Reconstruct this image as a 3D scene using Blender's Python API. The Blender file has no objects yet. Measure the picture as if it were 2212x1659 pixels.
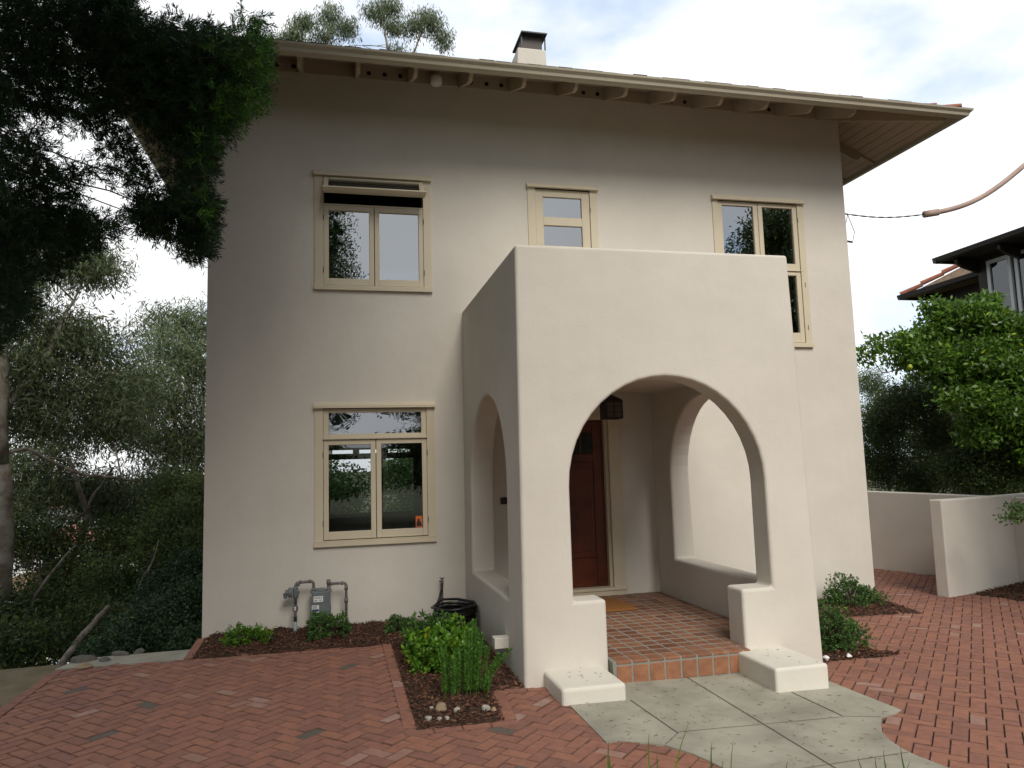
import bpy, bmesh, math, random
import numpy as np
from mathutils import Vector, Matrix
random.seed(7); rng = np.random.default_rng(11)
S = bpy.context.scene
COL = S.collection
R_ = math.radians

# ------------------------------------------------------------------ camera
CAM = np.array([1.5717, -9.614, 1.95]); FPX = 1600.0
def _axes(yaw, pit, rol):
    y, p, r = np.radians([yaw, pit, rol])
    F = np.array([np.sin(y)*np.cos(p), np.cos(y)*np.cos(p), np.sin(p)])
    R = np.array([np.cos(y), -np.sin(y), 0]); U = np.cross(R, F)
    return np.cos(r)*R+np.sin(r)*U, -np.sin(r)*R+np.cos(r)*U, F
CR, CU, CF = _axes(13.3093, 6.1705, -1.6552)
cam = bpy.data.cameras.new('camera'); co = bpy.data.objects.new('camera', cam); COL.objects.link(co)
cam.sensor_width = 36; cam.lens = FPX/2212*36; cam.clip_start = .05; cam.clip_end = 4000
M4 = Matrix.Identity(4)
for i in range(3):
    M4[i][0] = CR[i]; M4[i][1] = CU[i]; M4[i][2] = -CF[i]; M4[i][3] = CAM[i]
co.matrix_world = M4
S.camera = co
def ray(u, v):
    d = CF+CR*(u-1106)/FPX-CU*(v-829.5)/FPX
    return d/d[1]
def at(u, v, D):           # survey point: bearing (u,v), D metres beyond the camera along the facade normal
    return CAM+ray(u, v)*D

# ------------------------------------------------------------------ sky, sun, exposure
SUN_EL, SUN_AZ = R_(43), R_(179)      # azimuth clockwise from +y (north)
w = bpy.data.worlds.new('World'); S.world = w; w.use_nodes = True
nt = w.node_tree; nt.nodes.clear()
N = nt.nodes.new; L = nt.links.new
sky = N('ShaderNodeTexSky'); sky.sky_type = 'NISHITA'; sky.sun_disc = False
sky.sun_elevation = SUN_EL; sky.sun_rotation = SUN_AZ; sky.air_density = 1.0; sky.dust_density = 1.5; sky.ozone_density = 1.5
tc = N('ShaderNodeTexCoord'); mp = N('ShaderNodeMapping'); mp.inputs['Scale'].default_value = (1.0, 1.0, 2.0)
mp.inputs['Location'].default_value = (3.1, .4, 1.7)
nz = N('ShaderNodeTexNoise'); nz.inputs['Scale'].default_value = 2.6; nz.inputs['Detail'].default_value = 6; nz.inputs['Roughness'].default_value = .48
rp = N('ShaderNodeValToRGB'); rp.color_ramp.elements[0].position = .37; rp.color_ramp.elements[1].position = .50
nz2 = N('ShaderNodeTexNoise'); nz2.inputs['Scale'].default_value = 3.1; nz2.inputs['Detail'].default_value = 5
cm = N('ShaderNodeMixRGB'); cm.inputs[1].default_value = (10.4, 10.7, 11.1, 1); cm.inputs[2].default_value = (13, 13, 12.9, 1)
mx = N('ShaderNodeMixRGB'); bg = N('ShaderNodeBackground'); bg.inputs[1].default_value = .1
sk2 = N('ShaderNodeMixRGB'); sk2.blend_type = 'ADD'; sk2.inputs[0].default_value = 1; sk2.inputs[2].default_value = (4.2, 5.2, 6.4, 1)
ow = N('ShaderNodeOutputWorld')
L(tc.outputs['Generated'], mp.inputs[0]); L(mp.outputs[0], nz.inputs[0]); L(mp.outputs[0], nz2.inputs[0])
L(nz.outputs[0], rp.inputs[0]); L(nz2.outputs[0], cm.inputs[0]); L(rp.outputs[0], mx.inputs[0])
L(sky.outputs[0], sk2.inputs[1]); L(sk2.outputs[0], mx.inputs[1]); L(cm.outputs[0], mx.inputs[2])
# sky dimmed overhead and southward to cut ambient light, lifted far south for pane reflections
sx = N('ShaderNodeSeparateXYZ'); L(tc.outputs['Generated'], sx.inputs[0]); ma = N('ShaderNodeMath'); ma.operation = 'MULTIPLY_ADD'; ma.inputs[1].default_value = .5; ma.inputs[2].default_value = .5; L(sx.outputs[1], ma.inputs[0])
mr = N('ShaderNodeValToRGB'); L(ma.outputs[0], mr.inputs[0]); e0 = mr.color_ramp.elements; e0.new(.5); e0.new(.5)
for e1, (p1, c1) in zip(e0, ((.04, .85), (.25, .42), (.45, .36), (.78, 1.0))): e1.position = p1; e1.color = (c1, c1, c1, 1)
mg = N('ShaderNodeMixRGB'); mg.blend_type = 'MULTIPLY'; mg.inputs[0].default_value = 1; L(mx.outputs[0], mg.inputs[1]); L(mr.outputs[0], mg.inputs[2]); L(mg.outputs[0], bg.inputs[0]); L(bg.outputs[0], ow.inputs[0])
sl = bpy.data.lights.new('sun', 'SUN'); so = bpy.data.objects.new('sun', sl); COL.objects.link(so)
sl.energy = 3.2; sl.angle = R_(30); sl.color = (1, .95, .86)
sd = Vector((math.sin(SUN_AZ)*math.cos(SUN_EL), math.cos(SUN_AZ)*math.cos(SUN_EL), math.sin(SUN_EL)))
so.rotation_euler = sd.to_track_quat('Z', 'Y').to_euler()
S.view_settings.view_transform = 'Standard'; S.view_settings.look = 'None'; S.view_settings.gamma = 1
S.view_settings.exposure = 0; S.view_settings.use_curve_mapping = False
S.render.engine = 'CYCLES'

# ------------------------------------------------------------------ materials
def mat(name, col, rough=.8, streak=0, var=0, vscale=3, bump=0, bscale=40, spec=.3, tint=None, transl=0, metal=0, detail=4, col2=None, bump2=0, b2scale=3):
    m = bpy.data.materials.new(name); m.use_nodes = True; t = m.node_tree; b = t.nodes['Principled BSDF']
    n = t.nodes.new; l = t.links.new
    b.inputs['Roughness'].default_value = rough; b.inputs['Specular IOR Level'].default_value = spec; b.inputs['Metallic'].default_value = metal
    c = n('ShaderNodeRGB'); c.outputs[0].default_value = (*col, 1); out = c.outputs[0]
    g = n('ShaderNodeTexCoord')
    if var or col2:
        z = n('ShaderNodeTexNoise'); z.inputs['Scale'].default_value = vscale; z.inputs['Detail'].default_value = 6; z.inputs['Roughness'].default_value = .6
        l(g.outputs['Object'], z.inputs[0]); q = n('ShaderNodeMixRGB')
        if col2:
            r = n('ShaderNodeValToRGB'); r.color_ramp.elements[0].position = .42; r.color_ramp.elements[1].position = .62
            l(z.outputs[0], r.inputs[0]); l(r.outputs[0], q.inputs[0]); q.inputs[2].default_value = (*col2, 1); l(out, q.inputs[1])
        else:
            q.blend_type = 'MULTIPLY'; q.inputs[0].default_value = 1
            r = n('ShaderNodeMapRange'); r.inputs[1].default_value = .3; r.inputs[2].default_value = .7; r.inputs[3].default_value = 1-var; r.inputs[4].default_value = 1+var
            l(z.outputs[0], r.inputs[0]); l(out, q.inputs[1]); l(r.outputs[0], q.inputs[2])
        out = q.outputs[0]
    if streak:
        mp_ = n('ShaderNodeMapping'); mp_.inputs['Scale'].default_value = (5, 5, .45); z = n('ShaderNodeTexNoise'); z.inputs['Scale'].default_value = 1.6; z.inputs['Detail'].default_value = 7; z.inputs['Roughness'].default_value = .65
        l(g.outputs['Object'], mp_.inputs[0]); l(mp_.outputs[0], z.inputs[0]); r = n('ShaderNodeMapRange'); r.inputs[1].default_value = .35; r.inputs[2].default_value = .7; r.inputs[3].default_value = 1+streak*.4; r.inputs[4].default_value = 1-streak
        l(z.outputs[0], r.inputs[0]); q = n('ShaderNodeMixRGB'); q.blend_type = 'MULTIPLY'; q.inputs[0].default_value = 1; l(out, q.inputs[1]); l(r.outputs[0], q.inputs[2]); out = q.outputs[0]
    if tint:
        a = n('ShaderNodeAttribute'); a.attribute_name = 'tint'; r = n('ShaderNodeValToRGB')
        els = r.color_ramp.elements
        while len(els) < len(tint): els.new(.5)
        for i, (p, cc) in enumerate(tint): els[i].position = p; els[i].color = (*cc, 1)
        q = n('ShaderNodeMixRGB'); q.blend_type = 'MULTIPLY'; q.inputs[0].default_value = 1
        l(a.outputs['Fac'], r.inputs[0]); l(out, q.inputs[1]); l(r.outputs[0], q.inputs[2]); out = q.outputs[0]
    l(out, b.inputs['Base Color'])
    if bump:
        z = n('ShaderNodeTexNoise'); z.inputs['Scale'].default_value = bscale; z.inputs['Detail'].default_value = detail
        l(g.outputs['Object'], z.inputs[0]); bb = n('ShaderNodeBump'); bb.inputs['Strength'].default_value = 1; bb.inputs['Distance'].default_value = bump
        l(z.outputs[0], bb.inputs['Height'])
        if bump2:
            z2 = n('ShaderNodeTexNoise'); z2.inputs['Scale'].default_value = b2scale; z2.inputs['Detail'].default_value = 3
            l(g.outputs['Object'], z2.inputs[0]); b2 = n('ShaderNodeBump'); b2.inputs['Strength'].default_value = 1; b2.inputs['Distance'].default_value = bump2
            l(z2.outputs[0], b2.inputs['Height']); l(b2.outputs[0], bb.inputs['Normal'])
        l(bb.outputs[0], b.inputs['Normal'])
    if transl:
        tr = n('ShaderNodeBsdfTranslucent'); ms = n('ShaderNodeMixShader'); ms.inputs[0].default_value = transl
        l(out, tr.inputs[0]); l(b.outputs[0], ms.inputs[1]); l(tr.outputs[0], ms.inputs[2]); l(ms.outputs[0], t.nodes['Material Output'].inputs[0])
    return m

def glass(name, r0=.1, tr=(.8, .85, .85), wav=0, wsc=3):
    m = bpy.data.materials.new(name); m.use_nodes = True; t = m.node_tree; t.nodes.clear(); n = t.nodes.new; l = t.links.new
    o = n('ShaderNodeOutputMaterial'); g = n('ShaderNodeBsdfGlossy'); g.inputs['Roughness'].default_value = .0; g.inputs['Color'].default_value = (.92, .96, 1, 1)
    q = n('ShaderNodeBsdfTransparent'); q.inputs[0].default_value = (*tr, 1); f = n('ShaderNodeLayerWeight'); f.inputs[0].default_value = .5; pw = n('ShaderNodeMath'); pw.operation = 'POWER'; pw.inputs[1].default_value = 5; l(f.outputs['Facing'], pw.inputs[0])
    fm = n('ShaderNodeMapRange'); l(pw.outputs[0], fm.inputs[0]); fm.inputs[3].default_value = r0; fm.inputs[4].default_value = 1
    x = n('ShaderNodeMixShader'); l(fm.outputs[0], x.inputs[0]); l(q.outputs[0], x.inputs[1]); l(g.outputs[0], x.inputs[2]); l(x.outputs[0], o.inputs[0])
    if wav:
        c = n('ShaderNodeTexCoord'); z = n('ShaderNodeTexNoise'); z.inputs['Scale'].default_value = wsc; z.inputs['Detail'].default_value = 1
        b = n('ShaderNodeBump'); b.inputs['Distance'].default_value = wav; b.inputs['Strength'].default_value = 1
        l(c.outputs['Object'], z.inputs[0]); l(z.outputs[0], b.inputs['Height']); l(b.outputs[0], g.inputs['Normal'])
    return m

M = dict(
 stucco=mat('stucco', (.612, .572, .512), .9, streak=.012, var=.045, vscale=1.1, bump=.0016, bscale=45, spec=.15, bump2=.02, b2scale=1.5),
 trim=mat('trim', (.58, .51, .385), .55, var=.03, vscale=4, bump=.0008, bscale=60),
 soffit=mat('soffit', (.42, .35, .27), .7, var=.06, vscale=5),
 gutter=mat('gutter', (.41, .37, .285), .45, var=.05, vscale=3),
 shingle=mat('shingle', (.055, .05, .048), .9, var=.4, vscale=8, bump=.01, bscale=30),
 redtile=mat('redtile', (.32, .12, .08), .7, var=.2, vscale=9),
 dark=mat('dark', (.012, .011, .01), .8),
 mesh=mat('wire_mesh', (.09, .075, .07), .6, bump=.004, bscale=90),
 tin=mat('tin', (.045, .045, .05), .45, metal=.3),
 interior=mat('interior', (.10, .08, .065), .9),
 door=mat('door', (.10, .022, .009), .35, var=.35, vscale=5, spec=.4, bump=.0006, bscale=50),
 doordark=mat('door_glass', (.012, .022, .016), .15, spec=.5),
 grout=mat('grout', (.24, .235, .205), .9, var=.12, vscale=20, bump=.001, bscale=90),
 tile=mat('tile', (.25, .117, .068), .6, var=.22, vscale=16, tint=[(0, (.55, .42, .38)), (.5, (.92, .92, .92)), (1, (1.25, 1.2, 1.1))], bump=.001, bscale=30),
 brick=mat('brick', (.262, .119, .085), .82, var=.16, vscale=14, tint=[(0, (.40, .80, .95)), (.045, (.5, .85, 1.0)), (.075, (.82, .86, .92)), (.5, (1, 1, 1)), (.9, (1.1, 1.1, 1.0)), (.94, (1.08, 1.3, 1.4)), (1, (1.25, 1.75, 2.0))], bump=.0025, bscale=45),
 arris=mat('dark_brick_edge', (.16, .082, .062), .95, var=.3, vscale=20),  # edges darker than the brick face, to outline the joints
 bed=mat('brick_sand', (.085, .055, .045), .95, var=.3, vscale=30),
 concrete=mat('concrete', (.315, .30, .245), .85, var=.26, vscale=2.2, bump=.0012, bscale=70),
 joint=mat('joint', (.10, .09, .075), .9),
 paint=mat('white_stucco_paint', (.66, .63, .56), .8, var=.03, vscale=4, bump=.0015, bscale=50, bump2=.006, b2scale=5),
 soil=mat('mulch_soil', (.05, .028, .018), .95, var=.5, vscale=25, bump=.02, bscale=45),
 chips=mat('mulch_chips', (.13, .062, .038), .9, tint=[(0, (.35, .3, .3)), (.6, (1, 1, 1)), (.93, (1.6, 1.6, 1.5)), (1, (3.2, 3.6, 3.6))]),
 rocky=mat('rock', (.13, .125, .105), .85, var=.3, vscale=9, bump=.006, bscale=16), ivy=mat('ivy_leaf', (.045, .085, .04), .5, tint=[(0, (.4, .5, .5)), (.6, (1, 1, 1)), (1, (2.0, 2.0, 1.2))], transl=.25, spec=.35),
 stone=mat('stone', (.36, .34, .29), .8, var=.2, vscale=14, bump=.004, bscale=20),
 tanstone=mat('tan_stone', (.30, .22, .14), .8, var=.2, vscale=14, bump=.004, bscale=20),
 baresoil=mat('bare_soil', (.19, .15, .095), .95, col2=(.13, .115, .06), vscale=3, bump=.015, bscale=30),
 dirt=mat('dirt', (.065, .075, .035), .95, col2=(.10, .10, .055), vscale=.25, bump=.02, bscale=20),
 metal=mat('grey_paint', (.14, .16, .17), .5, var=.15, vscale=12, bump=.001, bscale=60),
 pipe=mat('old_pipe', (.17, .15, .15), .55, var=.35, vscale=18, bump=.001, bscale=70, metal=.2),
 lightpipe=mat('pale_pipe', (.30, .35, .37), .5, var=.1, vscale=10),
 rubber=mat('rubber', (.008, .008, .008), .42, spec=.45, bump=.002, bscale=30),
 white=mat('white', (.72, .72, .70), .5), blue=mat('blue', (.03, .05, .16), .5), ink=mat('ink', (.03, .03, .03), .6),
 orange=mat('orange', (.62, .14, .035), .6), mat_=mat('coir', (.26, .11, .03), .95, var=.2, vscale=60, bump=.004, bscale=150),
 iron=mat('iron', (.014, .014, .014), .5, spec=.4), lampglass=mat('lamp_glass', (.10, .085, .065), .25, spec=.5),
 brass=mat('brass', (.20, .18, .14), .4, metal=.6),
 barkgrey=mat('bark_grey', (.27, .245, .21), .85, col2=(.13, .10, .075), vscale=5, bump=.008, bscale=18),
 barkbrown=mat('bark_brown', (.085, .06, .045), .9, var=.3, vscale=10, bump=.01, bscale=25),
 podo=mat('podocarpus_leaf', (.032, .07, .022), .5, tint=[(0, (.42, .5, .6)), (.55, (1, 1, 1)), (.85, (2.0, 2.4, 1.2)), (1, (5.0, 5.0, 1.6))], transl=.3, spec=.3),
 euc=mat('eucalyptus_leaf', (.14, .18, .09), .5, tint=[(0, (.4, .45, .5)), (.6, (1, 1, 1)), (.9, (1.4, 1.35, .9)), (1, (2.4, 1.4, .7))], transl=.25, spec=.4),
 shrubdark=mat('dark_shrub_leaf', (.075, .11, .042), .55, tint=[(0, (.4, .42, .5)), (.5, (1, 1, 1)), (.92, (1.9, 1.75, 1)), (1, (3.2, 2.6, .9))], transl=.25, spec=.3),
 citrus=mat('citrus_leaf', (.11, .215, .03), .38, tint=[(0, (.35, .45, .5)), (.6, (1, 1, 1)), (.9, (2.0, 1.9, 1)), (1, (4.2, 2.8, 1))], transl=.35, spec=.45),
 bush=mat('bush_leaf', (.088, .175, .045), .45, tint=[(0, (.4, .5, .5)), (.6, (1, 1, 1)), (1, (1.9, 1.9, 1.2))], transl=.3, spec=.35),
 lime=mat('lime_leaf', (.12, .26, .025), .42, tint=[(0, (.4, .5, .5)), (.6, (1, 1, 1)), (.93, (1.9, 1.5, 1)), (1, (4, 1.3, .6))], transl=.3, spec=.35),
 fern=mat('fern_leaf', (.10, .24, .045), .55, tint=[(0, (.5, .5, .5)), (.6, (1, 1, 1)), (1, (1.8, 1.6, 1))], transl=.3),
 grass=mat('grass_blade', (.10, .20, .03), .5, tint=[(0, (.6, .7, .6)), (.7, (1, 1, 1)), (1, (2, 1.5, .9))], transl=.35),
 litter=mat('litter', (.20, .10, .05), .9, tint=[(0, (.5, .5, .5)), (1, (1.5, 1.5, 1.5))]),
 brownwood=mat('brown_wood', (.035, .024, .02), .6, var=.2, vscale=6),
 browngutter=mat('brown_gutter', (.032, .026, .025), .45),
 tanroof=mat('tan_shingle', (.19, .13, .085), .9, var=.45, vscale=9, bump=.02, bscale=14),
 whitewood=mat('white_wood', (.62, .65, .66), .5),
 sleeve=mat('line_sleeve', (.42, .30, .26), .6, var=.15, vscale=3), wire=mat('wire', (.02, .028, .035), .5),
 farhouse=mat('far_house', (.62, .62, .62), .8), farwin=mat('far_window', (.04, .05, .07), .3),
 lemon=mat('lemon', (.30, .36, .03), .5),
 glass=glass('glass', .36), innerglass=glass('inner_glass', .17, tr=(.6, .64, .66)), wavy=glass('wavy_glass', .3, wav=.0035, wsc=2.2), dullglass=glass('dull_glass', .10, tr=(.25, .27, .3)),
)

# ------------------------------------------------------------------ mesh helpers
class MB:
    def __init__(s): s.v = []; s.f = []; s.t = []; s.m = []
    def add(s, vs, fs, t=.5, mi=0):
        k = len(s.v); s.v += [tuple(map(float, p)) for p in vs]
        for f in fs: s.f.append([k+i for i in f]); s.t.append(t); s.m.append(mi)
        return s
    def box(s, x0, x1, y0, y1, z0, z1, t=.5, mi=0, rot=0, c=None):
        vs = [(x, y, z) for z in (z0, z1) for x, y in ((x0, y0), (x1, y0), (x1, y1), (x0, y1))]
        if rot:
            cx, cy = c; a, b = math.cos(rot), math.sin(rot)
            vs = [(cx+(x-cx)*a-(y-cy)*b, cy+(x-cx)*b+(y-cy)*a, z) for x, y, z in vs]
        return s.add(vs, [(3, 2, 1, 0), (4, 5, 6, 7), (0, 1, 5, 4), (1, 2, 6, 5), (2, 3, 7, 6), (3, 0, 4, 7)], t, mi)
    def tube(s, pts, r, n=8, cap=True, t=.5, mi=0):
        pts = [Vector(p) for p in pts]; rs = r if hasattr(r, '__len__') else [r]*len(pts)
        vs = []; ref = None
        for i, p in enumerate(pts):
            d = (pts[min(i+1, len(pts)-1)]-pts[max(i-1, 0)]).normalized()
            if ref is None: ref = d.orthogonal().normalized()
            ref = (ref-d*ref.dot(d)).normalized(); b = d.cross(ref)
            for k in range(n):
                a = 2*math.pi*k/n; vs.append(p+(ref*math.cos(a)+b*math.sin(a))*rs[i])
        fs = []
        for i in range(len(pts)-1):
            for k in range(n):
                fs.append((i*n+k, i*n+(k+1) % n, (i+1)*n+(k+1) % n, (i+1)*n+k))
        if cap: fs += [tuple(reversed(range(n))), tuple((len(pts)-1)*n+k for k in range(n))]
        return s.add(vs, fs, t, mi)
    def prism(s, poly, axis, a, b, t=.5, mi=0):   # polygon in the plane normal to axis, extruded a..b
        def P(p, q): return {'x': (q, p[0], p[1]), 'y': (p[0], q, p[1]), 'z': (p[0], p[1], q)}[axis]
        n = len(poly); vs = [P(p, a) for p in poly]+[P(p, b) for p in poly]
        return s.add(vs, [tuple(reversed(range(n))), tuple(range(n, 2*n))]+[(i, (i+1) % n, n+(i+1) % n, n+i) for i in range(n)], t, mi)
    def build(s, name, m, parent=None, smooth=False, bevel=0, seg=2):
        me = bpy.data.meshes.new(name); me.from_pydata(s.v, [], s.f)
        for q in (m if isinstance(m, (list, tuple)) else [m]): me.materials.append(q)
        if any(s.m): me.polygons.foreach_set('material_index', s.m)
        a = me.attributes.new('tint', 'FLOAT', 'FACE'); a.data.foreach_set('value', s.t)
        bm = bmesh.new(); bm.from_mesh(me); bmesh.ops.recalc_face_normals(bm, faces=bm.faces)
        if bevel: bmesh.ops.bevel(bm, geom=[e for e in bm.edges if len(e.link_faces) == 2 and e.calc_face_angle(0) > .6], offset=bevel, segments=seg, affect='EDGES', profile=.5)
        bm.to_mesh(me); bm.free()
        if smooth: me.polygons.foreach_set('use_smooth', [True]*len(me.polygons))
        o = bpy.data.objects.new(name, me); COL.objects.link(o)
        if parent: o.parent = parent
        return o

def tag(o, label=None, cat=None, group=None, kind=None):
    if label: o['label'] = label
    if cat: o['category'] = cat
    if group: o['group'] = group
    if kind: o['kind'] = kind
    return o
def thing(name, label, cat, loc=(0, 0, 0), group=None):
    o = bpy.data.objects.new(name, None); COL.objects.link(o); o.location = loc; o.empty_display_size = .1
    return tag(o, label, cat, group)
def settle(root):            # parts were built in world space: keep them there under a moved root
    bpy.context.view_layer.update()
    for c in root.children: c.matrix_parent_inverse = root.matrix_world.inverted()

def leaf_mesh(name, m, P, D, Ln, Wd, T, parent=None, mid=.5):
    P = np.asarray(P, float); D = np.asarray(D, float); n = len(P)
    D = D/np.maximum(np.linalg.norm(D, axis=1, keepdims=True), 1e-6)
    r = rng.normal(size=(n, 3)); s = np.cross(D, r); s /= np.maximum(np.linalg.norm(s, axis=1, keepdims=True), 1e-6)
    Ln = np.broadcast_to(Ln, n)[:, None]; Wd = np.broadcast_to(Wd, n)[:, None]
    V = np.empty((n, 4, 3)); V[:, 0] = P; V[:, 1] = P+D*Ln*mid+s*Wd/2; V[:, 2] = P+D*Ln; V[:, 3] = P+D*Ln*mid-s*Wd/2
    me = bpy.data.meshes.new(name); me.vertices.add(4*n); me.vertices.foreach_set('co', V.reshape(-1).astype('f'))
    me.loops.add(4*n); me.loops.foreach_set('vertex_index', np.arange(4*n, dtype='i'))
    me.polygons.add(n); me.polygons.foreach_set('loop_start', np.arange(0, 4*n, 4, dtype='i')); me.polygons.foreach_set('loop_total', np.full(n, 4, 'i'))
    me.update(calc_edges=True); me.materials.append(m)
    a = me.attributes.new('tint', 'FLOAT', 'FACE'); a.data.foreach_set('value', np.clip(T, 0, 1).astype('f'))
    o = bpy.data.objects.new(name, me); COL.objects.link(o)
    if parent: o.parent = parent
    return o
def unit(n):
    v = rng.normal(size=(n, 3)); return v/np.linalg.norm(v, axis=1, keepdims=True)
def in_poly(x, y, poly):
    c = False; j = len(poly)-1
    for i in range(len(poly)):
        if (poly[i][1] > y) != (poly[j][1] > y) and x < (poly[j][0]-poly[i][0])*(y-poly[i][1])/(poly[j][1]-poly[i][1])+poly[i][0]: c = not c
        j = i
    return c

# ------------------------------------------------------------------ ground
def plane_z(x): return -.022*max(0, min(x, 40)-3)
def rect_d(x, y, x0, x1, y0, y1): return math.hypot(max(x0-x, 0, x-x1), max(y0-y, 0, y-y1))
def gz(x, y):
    d = min(rect_d(x, y, -4.5, 500, -500, -.62), rect_d(x, y, .05, 500, -5, 9.2))
    drop = .75*d if d < 16 else 12+min((d-16)*.1, 8)
    far = max(0, math.hypot(x, y)-150)
    return plane_z(x)-.03-drop+min(far*.05, 15)
def axis_pts(lo, hi):
    a = list(np.arange(-7, 14.01, .5)); q = 14
    st = .8
    while q < hi: q += st; st *= 1.18; a.append(q)
    q = -7; st = .8
    while q > lo: q -= st; st *= 1.18; a.insert(0, q)
    return a
ax = axis_pts(-1500, 1500); ay = axis_pts(-1500, 1500)
g = MB(); nx = len(ax)
g.add([(x, y, gz(x, y)+random.uniform(-.012, .0)) for y in ay for x in ax], [(j*nx+i, j*nx+i+1, (j+1)*nx+i+1, (j+1)*nx+i) for j in range(len(ay)-1) for i in range(nx-1)])
tag(g.build('ground', M['dirt'], smooth=True), kind='structure')

def sheet(name, poly, z, m, thick=.03):
    b = MB(); n = len(poly)
    b.add([(x, y, z+plane_z(x)) for x, y in poly]+[(x, y, z-thick+plane_z(x)) for x, y in poly], [tuple(range(n))]+[(i, n+i, n+(i+1) % n, (i+1) % n) for i in range(n)])
    return b
PATIO = [(-1.24, -8.6), (-1.24, -.93), (.03, -.97), (.03, .3), (9.0, .3), (9.0, 5), (10.6, 5), (11.3, 2.7), (12.0, .5), (10.84, -.12), (10.9, -.85), (13, -1.0), (13.5, -8.6)]
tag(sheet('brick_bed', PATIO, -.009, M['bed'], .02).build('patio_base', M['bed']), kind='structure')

tag(sheet('d', [(-4.4, -9), (-4.4, -.75), (-1.27, -.62), (-1.2, -9)], -.018, None, .05).build('bare_soil', M['baresoil']), kind='structure')
# herringbone brick paving laid at 45 degrees, each brick a bevelled block
def brick_block(b, cx, cy, hx, hy, ang, z, t, tilt=(0, 0)):
    a, s = math.cos(ang), math.sin(ang); e = .005
    vs = []
    for dz, k in ((-.03, 0), (-.005, 0), (0, e)):
        for sx, sy in ((-1, -1), (1, -1), (1, 1), (-1, 1)):
            px, py = sx*(hx-k), sy*(hy-k)
            vs.append((cx+px*a-py*s, cy+px*s+py*a, z+dz+px*tilt[0]+py*tilt[1]))
    fs = []; b.add([vs[8], vs[9], vs[10], vs[11]], [(0, 1, 2, 3)], t)
    for q in (0, 4):
        fs += [(q+i, q+(i+1) % 4, q+4+(i+1) % 4, q+4+i) for i in range(4)]
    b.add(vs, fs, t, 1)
def stain(x, y): return math.sin(x*1.9+1.3*math.sin(y*1.3))+math.sin(y*2.3+x*.7)
bl, bw = .2165, .10825
pav = MB(); bb = .0055
CONC = [(3.39, -3.0), (3.39, -4.49), (3.48, -4.46), (3.63, -4.54), (3.76, -4.62), (3.88, -4.81), (3.95, -5.05), (4.02, -5.4), (4.1, -8), (5.6, -8), (5.5, -6.2), (5.42, -5.7), (5.33, -5.40), (5.29, -5.2), (5.29, -5.08), (5.32, -4.93), (5.38, -4.78), (5.5, -4.62), (5.61, -4.50), (5.75, -4.46), (5.87, -4.40), (5.83, -3.63), (5.8, -3.0)]
cs = math.cos(R_(45))
for i in range(-80, 80):
    for j in range(-80, 80):
        for o_ in (0, 1):
            # herringbone in brick-width units: H at (i+2k..), V
            pass
def herring():
    out = []; W = bw
    for k in range(-70, 90):
        for m_ in range(-60, 70):
            # one L pair per lattice point; lattice vectors (1,1) and (2,-2)
            ox = k+2*m_; oy = k-2*m_
            out.append((ox+1.0, oy+.5, 0)); out.append((ox+.5+2, oy+0.0, 1)) if False else None
            out.append((ox-.5+1*0, oy+1.0, 1))
    return out
seen = set()
for (qx, qy, o_) in herring():
    X, Y = qx*bw, qy*bw
    x = (X-Y)*cs+5; y = (X+Y)*cs-3
    if not (-1.17 < x < 13.6 and -8.7 < y < 5.1): continue
    if not in_poly(x, y, PATIO): continue
    if 0.1 < x < 9.1 and y > .05: continue
    if 3.25 < x < 6.0 and -3.0 < y: continue
    if in_poly(x, y, [(0.15, -.85), (2.0, -.9), (2.05, -3.7), (2.7, -3.75), (2.8, -2.9), (3.1, -2.8), (3.1, 0), (.15, 0)]): continue
    if in_poly(x, y, [(3.5, -3), (3.5, -4.3), (3.9, -4.6), (4.1, -5.5), (4.3, -8), (5.4, -8), (5.2, -5.5), (5.1, -4.9), (5.7, -4.3), (5.7, -3)]): continue
    t = random.random()
    if t < .014 or t > .99: t = t
    else: t = .1+.75*random.random()
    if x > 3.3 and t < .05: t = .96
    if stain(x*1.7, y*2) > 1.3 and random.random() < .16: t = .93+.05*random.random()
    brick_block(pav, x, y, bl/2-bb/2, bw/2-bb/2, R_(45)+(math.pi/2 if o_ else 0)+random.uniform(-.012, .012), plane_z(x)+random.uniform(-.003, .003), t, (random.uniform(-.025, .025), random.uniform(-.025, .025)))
# edging courses
def course(p, q, width=.1, z=.006):
    p = Vector(p); q = Vector(q); n = max(1, round((q-p).length/.2185)); d = (q-p)/n; a = math.atan2(d.y, d.x)
    for i in range(n):
        c = p+d*(i+.5); brick_block(pav, c.x, c.y, d.length/2-.003, width/2, a, plane_z(c.x)+z, .2+.6*random.random() if random.random() > .06 else .97, (random.uniform(-.01, .01), 0))
course((2.09, -1.0), (2.09, -3.78)); course((2.04, -3.89), (2.9, -3.90)); course((2.85, -3.84), (2.91, -3.13)); course((.08, -1.03), (2.04, -1.10), .07, .004)
course((-1.19, -.98), (-1.19, -8)); course((.0, -.02), (.03, -.98), .09, .02); course((2.96, -3.1), (3.36, -3.16), .09)
tag(pav.build('brick_paving', [M['brick'], M['arris']]), kind='structure')

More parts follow.
